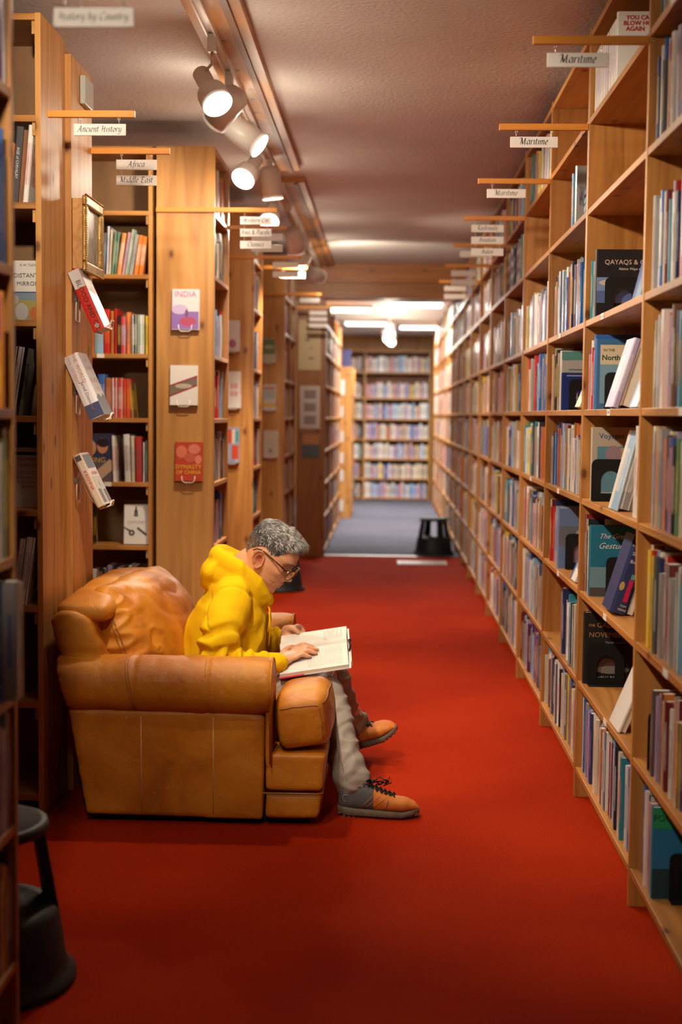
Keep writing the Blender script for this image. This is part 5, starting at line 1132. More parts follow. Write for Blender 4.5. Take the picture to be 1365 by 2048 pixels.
def seam_on(me, pts, r, mat, parent, lift=.001, name='seam', org=None):
    """thin line laid on a surface (nearest point)"""
    dgm = bmesh.new(); dgm.from_mesh(me); t = BVHTree.FromBMesh(dgm); o0 = Vector(org); out = []
    for p in pts:
        c, nr, i, d = t.find_nearest(Vector(p) - o0)
        out.append(c + nr * lift + o0)
    dgm.free(); MB().tube(out, r, 6).build(name, mat, parent, world=True, smooth=True)
def cw(x, y, z): return Vector((-.865, 4.99, .555)) + Mc @ Vector((x, y, z))
for dx in (-.004, .004):
    seam_on(cush.data, [cw(.02 + dx * 2, -.36 + abs(z) * .0, z) + Vector((0, -.1, 0)) for z in np.linspace(-.17, .12, 12)] + [cw(-.02 + dx, y, .26) for y in np.linspace(-.34, .38, 24)], .0012, M_seam, cush, .0008, org=ORG[sofa.name])
# seat cushion with a T-shaped front
mb = MB(); rbox(mb, (-.55, 4.975, .30), (.34, .395, .075), .05, 12, puff=(0, 0, .12)); Mt = Matrix.Rotation(math.radians(-7), 3, 'Y')
rbox(mb, (-.268, (YN + YF) / 2 + .005, .338), (.088, .565, .088), .04, 14, puff=(.12, 0, .12), M=Mt)
me = remeshed(mb, .008, 5); P = coords(me); Nn = normals(me); P += Nn * (vnoise(P, 10, 6)[:, None] * .006 + vnoise(P, 30, 1)[:, None] * .0015)
dd = ((P - np.array([-.46, 4.95, .4])) * np.array([1.1, 1.3, 0])); P[:, 2] -= .05 * np.exp(-(dd ** 2).sum(1) / .05) * (P[:, 2] > .33); put(me, P); seat = link(me, 'seat_cushion', M_leather, sofa)
seam_on(seat.data, [(-.37 + t * .17, YN - .02, .395 + t * .022) for t in np.linspace(0, 1, 8)] + [(-.16, y, .425) for y in np.linspace(YN + .03, YF - .03, 24)], .002, M_seam, seat, .0005, org=ORG[sofa.name])
seam_on(seat.data, [(-.195 + t * .03, YN - .02, .42 - t * .14) for t in np.linspace(0, 1, 8)], .002, M_seam, seat, .0005, org=ORG[sofa.name])
for x in (-.9, -.28):
    for y in (YN + .08, YF - .08): MB().tube([(x, y, 0), (x, y, .03)], .02, 16).build('foot', M_black, sofa, world=True)
# ---------------------------------------------------------------- the reading man
def attr(me, cols):
    a = me.color_attributes.new('Tone', 'FLOAT_COLOR', 'POINT'); q = np.ones((len(me.vertices), 4), np.float32); q[:, :3] = cols; a.data.foreach_set('color', q.ravel())
def tone_mat(name, rough, bs, bd, spec=.5, sss=0, sheen=0):
    m, nt, b = newmat(name, rough, spec); a = N(nt, 'Attribute'); a.attribute_name = 'Tone'; nt.links.new(a.outputs['Color'], b.inputs['Base Color'])
    tc = N(nt, 'TexCoord'); n = N(nt, 'TexNoise'); n.inputs['Scale'].default_value = bs; n.inputs['Detail'].default_value = 4; nt.links.new(tc.outputs['Object'], n.inputs[0]); bump(nt, b, n.outputs[0], bd, .6)
    if sss: b.inputs['Subsurface Weight'].default_value = sss; b.inputs['Subsurface Radius'].default_value = (.012, .005, .003); b.inputs['Subsurface Scale'].default_value = .6
    if sheen: b.inputs['Sheen Weight'].default_value = sheen
    return m
M_skin = tone_mat('skin', .42, 240, .0008, .45, .12)
M_hood = noisy('yellow_fleece', (.74, .44, .004), (.80, .50, .006), 8, .9, 500, .0006, spec=.1)
M_pants = noisy('grey_trouser', (.26, .222, .19), (.32, .278, .24), 7, .75, 420, .0006, spec=.3)
M_under = plain('taupe_cuff', (.16, .115, .09), .8)
man = thing('person', (-.45, 5.0, 0), 'person in a yellow hoodie and grey trousers reading in the leather armchair', 'person')
HO = Vector((-.436, 5.0, .825)); pit = math.radians(36)
Hm = Matrix.Rotation(math.radians(-9), 3, 'Z') @ Matrix(((math.cos(pit), 0, math.sin(pit)), (0, 1, 0), (-math.sin(pit), 0, math.cos(pit))))
def hw(p): return HO + Hm @ Vector(p)
zk = [.1255, .124, .118, .105, .093, .07, .052, .043, .034, .028, .015, 0, -.015, -.025, -.033, -.041, -.046, -.0495, -.053, -.058, -.064, -.072, -.082, -.090, -.098, -.105, -.111]
Fk = [.0, .018, .046, .072, .086, .097, .1025, .1045, .101, .098, .0985, .0985, .0995, .1005, .1035, .108, .1085, .103, .1065, .106, .100, .0965, .0985, .0975, .089, .062, .0]
zb = [.1255, .124, .118, .105, .08, .04, 0, -.03, -.06, -.09, -.111]; Bk = [0, .022, .052, .075, .089, .094, .086, .070, .052, .035, 0]
zs_ = [.1255, .124, .118, .105, .08, .05, .02, -.01, -.04, -.06, -.08, -.1, -.111]; Sk = [0, .018, .042, .058, .069, .0745, .075, .072, .065, .060, .050, .033, 0]
def head_pt(z, th):
    Fz = np.interp(z, zk[::-1], Fk[::-1]); Bz = np.interp(z, zb[::-1], Bk[::-1]); Sz = np.interp(z, zs_[::-1], Sk[::-1])
    c, s = math.cos(th), math.sin(th); e = 2 / 2.35 if c > 0 else 2 / 2.1
    x = (Fz if c > 0 else -Bz) * abs(c) ** e; y = Sz * (1 if s > 0 else -1) * abs(s) ** (2 / 2.25)
    if c > 0:
        ay = abs(y)
        nz = np.interp(z, [-.030, -.024, -.017, -.010, 0, .015, .030], [0, .016, .0275, .029, .021, .0105, 0]); sg = np.interp(z, [-.03, -.012, .0, .03], [.0165, .0115, .0095, .0085])
        x += nz * math.exp(-(y / sg) ** 2)
        x += .006 * math.exp(-((ay - .015) / .006) ** 2 - ((z + .018) / .009) ** 2)          # nostril wings
        x -= .013 * math.exp(-((ay - .033) / .017) ** 2 - ((z - .021) / .014) ** 2)          # eye sockets
        x += .0075 * math.exp(-((ay - .032) / .012) ** 2 - ((z - .017) / .009) ** 2)         # lids
        x += .004 * math.exp(-((ay - .030) / .022) ** 2 - ((z - .043) / .007) ** 2)          # brow
        k = .006 * math.exp(-((ay - .052) / .018) ** 2 - ((z + .006) / .020) ** 2); x += k; y += k * .7 * (1 if y > 0 else -1)
        lip = math.exp(-(ay / .024) ** 4); x -= (1 - lip) * (.006 if -.064 < z < -.036 else 0) * math.exp(-((ay - .03) / .02) ** 2)
        x -= .004 * math.exp(-((ay - .027) / .006) ** 2 - ((z + .036) / .014) ** 2)          # cheek fold
    return x, y
body = MB(); V = []; F = []; NT = 120
zz = np.concatenate([np.linspace(.1254, .118, 8), np.linspace(.115, .055, 26), np.linspace(.053, -.1, 120), np.linspace(-.1015, -.1108, 8)])
for z in zz:
    for k in range(NT):
        x, y = head_pt(z, 2 * PI * k / NT); V.append(hw((x, y, z)))
for i in range(len(zz) - 1):
    for k in range(NT): F.append((i * NT + k, (i + 1) * NT + k, (i + 1) * NT + (k + 1) % NT, i * NT + (k + 1) % NT))
F.append(tuple(range(NT))); F.append(tuple((len(zz) - 1) * NT + k for k in range(NT - 1, -1, -1)))
body.add(V, F)
NB = Vector((-.525, 5.0, .735))
limb(body, [NB, hw((-.045, 0, -.085)), hw((-.028, 0, -.03))], [(.062, .062), (.054, .056), (.052, .055)])
limb(body, [hw((-.01, 0, -.075)), hw((.03, 0, -.085))], [(.045, .022), (.035, .018)])
# torso, arms and legs under the clothes
limb(body, [(-.60, 5.0, .34), (-.595, 5.0, .46), (-.585, 5.0, .56), (-.56, 5.0, .65), (-.54, 5.0, .735)], [(.14, .11), (.13, .105), (.14, .105), (.15, .09), (.06, .06)])
SR, ER, WR = Vector((-.545, 4.845, .69)), Vector((-.605, 4.75, .475)), Vector((-.372, 4.815, .470))
SL, EL, WL = Vector((-.54, 5.155, .69)), Vector((-.505, 5.265, .475)), Vector((-.345, 5.235, .487))
for s, e, w_ in ((SR, ER, WR), (SL, EL, WL)):
    limb(body, [s, s.lerp(e, .5), e], [.05, .045, .038]); limb(body, [e, e.lerp(w_, .4), w_], [.04, .036, (.021, .027)])
HR, KR, AR = Vector((-.57, 4.90, .335)), Vector((-.205, 4.845, .362)), Vector((-.095, 4.60, .10))
HLg, KL, AL = Vector((-.57, 5.10, .335)), Vector((-.19, 5.15, .36)), Vector((-.105, 5.335, .105))
for h_, k_, a_ in ((HR, KR, AR), (HLg, KL, AL)):
    limb(body, [h_, h_.lerp(k_, .5), k_], [.075, .065, .052]); limb(body, [k_, k_.lerp(a_, .35), a_], [.05, .048, .034])
# right hand lying on the page, fingers toward the far end of the book
def hand(mb, pts_palm, fingers, thumb):
    limb(mb, pts_palm[0], pts_palm[1], ref=pts_palm[2])
    for f, r in fingers + [thumb]: limb(mb, f, r, ref=pts_palm[2], n=12)
BO = Vector((-.366, 4.79, .422)); BX = Vector((.243, 0, .040)); BY = Vector((-.018, .315, .085))       # open book: corner, along, across
bx, by = BX.normalized(), (BY - BX.normalized() * BY.dot(BX.normalized())).normalized(); bn = bx.cross(by)
def bp(u, v, h=0): return BO + BX * u + BY * v + bn * h
def page_h(v):       # height of the page surface above the boards
    w_ = abs(v - .52) / .48; return .020 + .012 * math.exp(-((w_ - .22) / .2) ** 2) - .016 * math.exp(-(w_ / .06) ** 2) - .006 * max(0, w_ - .7) / .3
Wr = WR
def onp(u, v, lift=.008): return bp(u, v, page_h(v) + lift)
kn = [onp(.235, .20, .016), onp(.27, .27, .019), onp(.275, .335, .018), onp(.26, .40, .014)]
tips = [onp(.455, .235), onp(.545, .29), onp(.565, .345), onp(.50, .405)]
limb(body, [Wr, onp(.10, .22, .017), onp(.20, .285, .016)], [(.026, .02), (.034, .016), (.040, .013)], ref=by)
for (k_, t_, r0) in zip(kn, tips, (.0082, .009, .009, .0088)):
    m1 = k_.lerp(t_, .45) + bn * .010; m2 = k_.lerp(t_, .75) + bn * .004
    limb(body, [onp(.12, .28, .014).lerp(k_, .55), k_, m1, m2, t_], [r0 * 1.15, r0 * 1.12, r0, r0 * .92, r0 * .72], ref=by, n=12)
limb(body, [onp(.06, .33, .014), onp(.15, .43, .012), onp(.25, .475, .008), onp(.32, .48, .006)], [.013, .0115, .0095, .0075], ref=by, n=12)
# left hand holding the far edge: fingers under the boards, thumb on top
el = lambda u, v, h: bp(u, v, h)
limb(body, [WL, el(.06, 1.08, .010), el(.16, 1.075, .008)], [(.024, .02), (.030, .019), (.033, .017)], ref=(0, .6, .8))
for i, u in enumerate((.30, .235, .17, .11)):
    k0 = el(u - .07, 1.13 - .01 * i, .022 - .004 * i); k1 = el(u + .005, 1.14, .012); k2 = el(u + .03, 1.09, -.008); k3 = el(u + .02, .99, -.013); k4 = el(u + .01, .93, -.012)
    limb(body, [el(.05, 1.10, .008), k0, k1, k2, k3, k4], [.012, .011, .0095, .009, .0085, .0065], ref=by, n=12)
limb(body, [el(.04, 1.05, .016), el(.13, 1.03, .036), el(.21, .985, .036), el(.27, .955, page_h(.95) + .007)], [.014, .0125, .0105, .0078], ref=by, n=12)
me = remeshed(body, .0027, 3, .5)
P = coords(me); HL3 = (np.array(Hm.inverted()) @ (P - np.array(HO)).T).T
col = np.tile(np.array([.60, .30, .165]), (len(P), 1)); n1 = vnoise(P[::1], 26, 3); col *= (1 + n1 * .12)[:, None]
inhead = (HL3[:, 2] > -.12) & (np.abs(HL3[:, 0]) < .14) & (P[:, 2] > .6)
lipm = np.exp(-((HL3[:, 2] + .0495) / .0065) ** 2 - (HL3[:, 1] / .02) ** 4) * (HL3[:, 0] > .085) * inhead
col = col * (1 - lipm[:, None] * .45) + np.array([.40, .13, .10]) * lipm[:, None] * .45
slit = np.exp(-((HL3[:, 2] + .0495) / .0014) ** 2 - (HL3[:, 1] / .022) ** 4) * (HL3[:, 0] > .085) * inhead; col *= (1 - .65 * slit)[:, None]
lash = np.exp(-((HL3[:, 2] - .010 - 6 * (np.abs(HL3[:, 1]) - .032) ** 2) / .0017) ** 2 - ((np.abs(HL3[:, 1]) - .032) / .014) ** 4) * (HL3[:, 0] > .06) * inhead; col *= (1 - .85 * lash)[:, None]
brow = np.exp(-((HL3[:, 2] - .044 + 4 * (np.abs(HL3[:, 1]) - .028) ** 2) / .004) ** 2 - ((np.abs(HL3[:, 1]) - .032) / .019) ** 4) * (HL3[:, 0] > .06) * inhead; col = col * (1 - .8 * brow[:, None]) + np.array([.06, .05, .045]) * .8 * brow[:, None]
nost = np.exp(-((np.abs(HL3[:, 1]) - .008) / .004) ** 2 - ((HL3[:, 2] + .024) / .003) ** 2) * (HL3[:, 0] > .10) * inhead; col *= (1 - .7 * nost)[:, None]
bod = link(me, 'body', M_skin, man); attr(bod.data, col)
# ears, on the same head (separate fine mesh joined as a part)
def ear(s):
    V = []; F = []; n, m = 28, 10
    A_ = Hm @ Vector((.9, 0, .25)); up = Hm @ Vector((-.22, 0, 1)); out = Hm @ Vector((-.35, s, 0)); out.normalize()
    c0 = hw((-.004, s * .076, -.004))
    prof = [(0, -.004), (.18, -.0055), (.38, -.004), (.5, .004), (.6, .0065), (.7, .0035), (.8, .006), (.9, .0115), (.98, .0105), (1.0, .006)]
    for j, (rho, hgt) in enumerate(prof):
        for k in range(n):
            a = 2 * PI * k / n; wx = .021 * (1 if math.sin(a) > 0 else (.78 + .22 * (1 + math.sin(a)))); x = math.cos(a) * rho * wx + (.004 if math.sin(a) < -.3 else 0) * rho; z = math.sin(a) * rho * .033
            hh = hgt * (.35 if (math.cos(a) > .6 and rho > .5) else 1) + .010 * (1 - (math.cos(a) + 1) / 2) * rho
            if math.sin(a) < -.75: hh = .004 + .004 * rho
            V.append(c0 + A_ * x + up * z + out * (hh + .004))
    for j in range(len(prof) - 1):
        for k in range(n): F.append((j * n + k, j * n + (k + 1) % n, (j + 1) * n + (k + 1) % n, (j + 1) * n + k))
    b0 = len(V)
    for k in range(n):
        q = V[(len(prof) - 1) * n + k]; V.append(c0 + (q - c0) * .78 - out * .010)
    for k in range(n): F.append(((len(prof) - 1) * n + k, (len(prof) - 1) * n + (k + 1) % n, b0 + (k + 1) % n, b0 + k))
    mb = MB().add(V, F); o = mb.build('ear', M_skin, bod, world=True, smooth=True, sub=1)
    cc = []
    for j, (rho, h_) in enumerate(prof): cc += [(.40, .12, .06) if rho < .4 else ((.46, .17, .09) if rho < .75 else (.56, .24, .13))] * n
    cc += [(.46, .2, .11)] * n
    attr(o.data, np.array(cc)); tag(o, 'ear with a reddish rim')
ear(-1); ear(1)
# hair: a short grey cap, longer and brushed forward at the front
def hairline(th):
    a = abs(math.atan2(math.sin(th), math.cos(th)))           # 0 at the forehead, pi at the nape
    return np.interp(a, [0, .5, .85, 1.05, 1.25, 1.45, 1.60, 1.8, 2.1, 2.6, PI], [.094, .096, .088, .074, .046, .036, .046, .044, .020, -.020, -.030])
def hthick(z, th):
    a = abs(math.atan2(math.sin(th), math.cos(th))); top = np.interp(z, [.0, .05, .08, .1, .125], [.0025, .004, .009, .013, .016])
    return top + .022 * math.exp(-(a / .5) ** 2) * np.interp(z, [.09, .1, .12], [.3, 1, .5])
V = []; F = []; NH = 96; rows = 44
for i in range(rows + 1):
    for k in range(NH):
        th = 2 * PI * k / NH; hl = hairline(th) + .003 * math.sin(k * 2.7) ; z = .1252 + (hl - .1252) * (i / rows) ** 1.25
        x, y = head_pt(z, th); c = Vector((x, y, 0)).normalized() if (x or y) else Vector((0, 0, 1)); edge = min(1, (rows - i) / 6)
        t = hthick(z, th) * (.15 + .85 * edge); nrm = (Vector((x, y, max(0, z - .03) * 1.2))).normalized(); jt = 1 + .35 * noise.noise((x * 60, y * 60, z * 60))
        V.append(hw(Vector((x, y, z)) + nrm * t * jt))
for i in range(rows):
    for k in range(NH): F.append((i * NH + k, (i + 1) * NH + k, (i + 1) * NH + (k + 1) % NH, i * NH + (k + 1) % NH))
F.append(tuple(range(NH)))
hr, nt, b = newmat('grey_hair', .5, .4); a = N(nt, 'Attribute'); a.attribute_name = 'Tone'; nt.links.new(a.outputs['Color'], b.inputs['Base Color'])
mbh = MB().add(V, F); cols = []
for p in V:
    q = Hm.inverted() @ (p - HO); g = .035 + .03 * noise.noise(tuple(q * 70)) + max(0, q.z - .07) * 1.2; sk = min(1, max(0, (.062 - q.z) / .05)) * .5; cols.append((g * 1.06 * (1 - sk) + .36 * sk, g * (1 - sk) + .2 * sk, g * .95 * (1 - sk) + .13 * sk))
rh = random.Random(5)
for n in range(13000):
    i = rh.random() ** .8 * rows; k = rh.random() * NH; th = 2 * PI * k / NH; z = .1250 + (hairline(th) - .1250) * (i / rows) ** 1.25
    x, y = head_pt(z, th); t = hthick(z, th) * min(1, (rows - i) / 6 + .15); nrm = Vector((x, y, max(0, z - .03) * 1.2)).normalized()
    topness = np.interp(z, [.06, .1], [0, 1]); d = Vector((1, rh.uniform(-.25, .25), .12)) * topness + Vector((.35, 0, -1)) * (1 - topness)
    d = (d - nrm * d.dot(nrm)).normalized() + nrm * rh.uniform(.05, .35); d.normalize(); L = np.interp(z, [.0, .06, .1, .12], [.003, .006, .018, .026]) * rh.uniform(.6, 1.2) * (1.25 if (x > .05 and z > .085) else 1)
    b0 = Vector((x, y, z)) + nrm * (t * rh.uniform(.2, 1.0)); sd = d.cross(nrm).normalized() * rh.uniform(.0003, .0007); tip = b0 + d * L + Vector((0, 0, -.12 * L))
    mid = b0 + d * L * .5 + nrm * L * .08
    mbh.add([hw(b0 - sd), hw(b0 + sd), hw(mid + sd), hw(mid - sd), hw(tip)], [(0, 1, 2, 3), (3, 2, 4)])
    lt = rh.random() < (.16 + .5 * topness * (1 if x > -.02 else .4)); g = rh.uniform(.5, .8) if lt else rh.uniform(.01, .05); cols += [(g * 1.05, g, g * .95)] * 5
o = mbh.build('hair', hr, man, world=True, smooth=False); attr(o.data, np.array(cols)); tag(o, 'short salt-and-pepper grey hair brushed forward')
# glasses
M_tort, nt, b = newmat('tortoiseshell', .15, .6); tc = N(nt, 'TexCoord'); n = N(nt, 'TexNoise'); n.inputs['Scale'].default_value = 90; nt.links.new(tc.outputs['Object'], n.inputs[0]); nt.links.new(ramp(nt, [(.45, (.012, .003, .002)), (.62, (.16, .016, .006))], n.outputs[0]), b.inputs['Base Color'])
gl = None
def rim(s):
    pts = []
    for k in range(28):
        a = 2 * PI * k / 28; cx, cz = .039 * s, .010; yy = cx + .0265 * (abs(math.cos(a)) ** .7) * (1 if math.cos(a) > 0 else -1); z_ = cz + .020 * (abs(math.sin(a)) ** .75) * (1 if math.sin(a) > 0 else -1)
        pts.append(hw((.1235 - (abs(yy) / .066) ** 2 * .016 - (.0 if z_ > 0 else .002), yy, z_)))
    return pts
mb = MB()
for s in (-1, 1): mb.tube(rim(s), .0019, 8, closed=True)
mb.tube([hw((.1235, -.0125, .016)), hw((.1265, 0, .019)), hw((.1235, .0125, .016))], .0018, 8)
gl = mb.build('glasses', M_tort, man, world=True, smooth=True); tag(gl, 'reading glasses with dark red tortoiseshell frame')
for s in (-1, 1):
    V = [hw((.1235 - .004, s * .039, .010))] + rim(s); MB().add(V, [(0, 1 + k, 1 + (k + 1) % 28) for k in range(28)]).build('lens', M_lens if 'M_lens' in globals() else None, gl, world=True) if False else None
    mb = MB(); mb.tube([hw((.108, s * .066, .022)), hw((.104, s * .0755, .023)), hw((.09, s * .079, .024)), hw((.05, s * .081, .027)), hw((.0, s * .0825, .031)), hw((-.018, s * .082, .031)), hw((-.036, s * .080, .022)), hw((-.044, s * .078, .010))], [.003, .0033, .003, .0024, .0022, .0022, .0024, .0024], 8); mb.build('temple', M_tort, gl, world=True, smooth=True)
    MB().tube([hw((.106, s * .0765, .026)), hw((.106, s * .0765, .018))], .0024, 8).build('hinge', M_metal, gl, world=True, smooth=True)
M_lens, nt, b = newmat('lens_glass', .05, .5, (1, 1, 1)); b.inputs['Transmission Weight'].default_value = 1.0; b.inputs['IOR'].default_value = 1.05
for s in (-1, 1):
    r_ = rim(s); cen = sum(r_, Vector()) / len(r_); MB().add([cen] + r_, [(0, 1 + k, 1 + (k + 1) % 28) for k in range(28)]).build('lens', M_lens, gl, world=True, smooth=True)

# hoodie
hd = MB()
limb(hd, [(-.60, 5.0, .33), (-.592, 5.0, .44), (-.583, 5.0, .54), (-.565, 5.0, .62), (-.548, 5.0, .69), (-.525, 5.0, .745)], [(.178, .155), (.180, .160), (.182, .152), (.185, .135), (.165, .105), (.085, .075)], n=32)
for s, e, w_, sg in ((SR, ER, WR, -1), (SL, EL, WL, 1)):
    s2 = s + Vector((0, -sg * .02, .005)); limb(hd, [s2, s.lerp(e, .35) + Vector((.0, sg * .012, 0)), s.lerp(e, .75) + Vector((.004, sg * .006, 0)), e], [(.075, .078), (.070, .078), (.062, .070), (.058, .058)])
    limb(hd, [e, e.lerp(w_, .35), e.lerp(w_, .7), w_ - (w_ - e).normalized() * .012], [(.058, .058), (.050, .054), (.042, .045), (.033, .036)])
# hood lying round the neck
ring = []
for k in range(20):
    a = 2 * PI * k / 20; ca, sa = math.cos(a), math.sin(a)
    x = -.528 + .085 * ca + (.018 if ca > .5 else 0); y = 5.0 + .094 * sa; z = .772 - .045 * ca - .055 * max(0, ca) ** 2 + .012 * abs(sa)
    r = .030 - .010 * ca; ring.append((Vector((x, y, z)), r))
V = []; F = []; n = 14
for i, (p, r) in enumerate(ring):
    t = (ring[(i + 1) % 20][0] - ring[i - 1][0]).normalized(); up = Vector((-.25, 0, 1)); up = (up - t * up.dot(t)).normalized(); q = t.cross(up)
    for k in range(n): a = 2 * PI * k / n; V.append(p + up * (r * 1.35 * math.cos(a)) + q * (r * math.sin(a)))
for i in range(20):
    for k in range(n): F.append((i * n + k, i * n + (k + 1) % n, ((i + 1) % 20) * n + (k + 1) % n, ((i + 1) % 20) * n + k))
hd.add(V, F)
limb(hd, [(-.645, 5.0, .735), (-.635, 5.0, .775), (-.60, 5.0, .815), (-.565, 5.0, .822)], [(.09, .035), (.115, .045), (.10, .036), (.07, .02)], n=24)
limb(hd, [(-.62, 4.93, .775), (-.56, 4.905, .765), (-.49, 4.915, .72), (-.44, 4.955, .672)], [(.026, .045), (.026, .042), (.023, .034), (.018, .022)], n=16)
limb(hd, [(-.62, 5.07, .775), (-.56, 5.095, .765), (-.49, 5.085, .72), (-.44, 5.045, .672)], [(.026, .045), (.026, .042), (.023, .034), (.018, .022)], n=16)
me = remeshed(hd, .0055, 3, .5); P = coords(me); Nn = normals(me)
def seg_d(P, a, b):
    a = np.array(a); b = np.array(b); ab = b - a; t = np.clip(((P - a) @ ab) / (ab @ ab), 0, 1); return t, np.linalg.norm(P - (a + t[:, None] * ab), axis=1)
D = np.zeros(len(P))
for s, e, w_ in ((SR, ER, WR), (SL, EL, WL)):
    t1, d1 = seg_d(P, s, e); t2, d2 = seg_d(P, e, w_)
    on1 = np.clip((.105 - d1) / .03, 0, 1) * np.clip((t1 - .15) / .3, 0, 1); on2 = np.clip((.085 - d2) / .025, 0, 1) * np.clip((1 - t2) / .15, 0, 1)
    ph = vnoise(P, 12, 5) * 2.4
    f1 = np.sin(t1 * 19 + ph * 1.5 + (P[:, 0] - e.x) * 26); f2 = np.sin(t2 * 26 + ph * 1.8 - P[:, 2] * 40)
    amp1 = .0035 + .008 * np.exp(-((t1 - 1) / .35) ** 2); amp2 = .004 + .007 * np.exp(-(t2 / .35) ** 2)
    D += on1 * amp1 * (np.abs(f1) ** .6 * np.sign(f1)) * (1 - on2) + on2 * amp2 * (np.abs(f2) ** .6 * np.sign(f2))
tz = np.clip((.66 - P[:, 2]) / .25, 0, 1); rg_ = 1 - 2 * np.abs(vnoise(P, 7, 12, (1, 1, .45))); D += np.maximum(0, rg_ - .55) * .016 * (.3 + tz) - .003
D += vnoise(P, 16, 30) * .003
cr = np.exp(-((P[:, 0] + P[:, 2] * .35 - (-.548 + .70 * .35 + .02)) / .004) ** 2) * 0
arm = np.array([np.hypot(p[0] + .545, p[2] - .655) for p in P]); D -= .0045 * np.exp(-((arm - .088) / .0045) ** 2) * (np.abs(P[:, 1] - 5) > .12) * (P[:, 2] > .60)
P += Nn * (D * 1.25)[:, None]; put(me, P); hood = link(me, 'hoodie', M_hood, man); tag(hood, 'bright yellow hooded sweatshirt')
for w_, e, s in ((WR, ER, 1), (WL, EL, -1)):
    d = (w_ - e).normalized(); p = w_ - d * .006
    mb = MB(); limb(mb, [p - d * .030, p, p + d * .008], [(.034, .037), (.033, .036), (.030, .033)]); me = remeshed(mb, .004, 1); P = coords(me)
    up = Vector((0, 0, 1)); ang = np.arctan2(P[:, 2] - p.z, P[:, 1] - p.y); P += normals(me) * (np.sin(ang * 26) * .0009)[:, None]; put(me, P); link(me, 'cuff', M_hood, hood)
mb = MB(); d = (WL - EL).normalized(); limb(mb, [WL - d * .02, WL + d * .024], [(.025, .027), (.0245, .0265)]); o = link(remeshed(mb, .003, 1), 'undersleeve', M_under, man); tag(o, 'taupe undersleeve at the far wrist')
for s in (-1, 1):
    MB().tube([(-.436, 5 + s * .014, .665), (-.420, 5 + s * .02 - .02, .64), (-.418, 5 + s * .024 - .03, .60), (-.424, 5 + s * .022 - .035, .56 if s < 0 else .50)], .0028, 8).build('drawstring', M_hood, hood, world=True, smooth=True)

# trousers
tr = MB()
limb(tr, [(-.62, 5.0, .315), (-.50, 5.0, .32)], [(.17, .10), (.15, .095)], n=28)
limb(tr, [HR, HR.lerp(KR, .5), KR + Vector((-.02, 0, .0))], [(.088, .085), (.080, .075), (.068, .062)]); limb(tr, [KR + Vector((0, 0, -.002)), (-.172, 4.78, .295), (-.137, 4.68, .195), (-.103, 4.60, .108)], [(.064, .064), (.060, .058), (.056, .054), (.060, .064)])
limb(tr, [HLg, HLg.lerp(KL, .5), KL + Vector((-.02, 0, .0))], [(.088, .085), (.080, .075), (.066, .062)]); limb(tr, [KL, (-.165, 5.21, .27), (-.14, 5.28, .19), AL + Vector((0, 0, .03))], [(.060, .060), (.056, .052), (.052, .048), (.052, .052)])
me = remeshed(tr, .0055, 3, .5); P = coords(me); Nn = normals(me); D = np.zeros(len(P))
for k_, a_ in ((KR, AR), (KL, AL)):
    t, d = seg_d(P, k_, a_); on = np.clip((.10 - d) / .03, 0, 1); ph = vnoise(P, 10, 3) * 3
    f = np.sin(t * 30 + ph * 1.6 + P[:, 0] * 70); D += on * (.001 + .0025 * t) * f + on * .0014 * np.sin(t * 150 + ph * 2) * np.clip((P[:, 0] * -1 - .12 - (1 - t) * .09) / .02, 0, 1)
rg_ = 1 - 2 * np.abs(vnoise(P, 10, 22, (1.0, .5, 1.6))); D += np.maximum(0, rg_ - .5) * .012; D += vnoise(P, 22, 9) * .002
P += Nn * D[:, None]
put(me, P); tro = link(me, 'trousers', M_pants, man); tag(tro, 'crumpled light grey hiking trousers')
seam_on(tro.data, [KR.lerp(Vector(AR), t) + Vector((-.015, -.08, 0)) for t in np.linspace(.05, .9, 14)], .0012, M_under, tro, .0006, org=ORG[man.name])

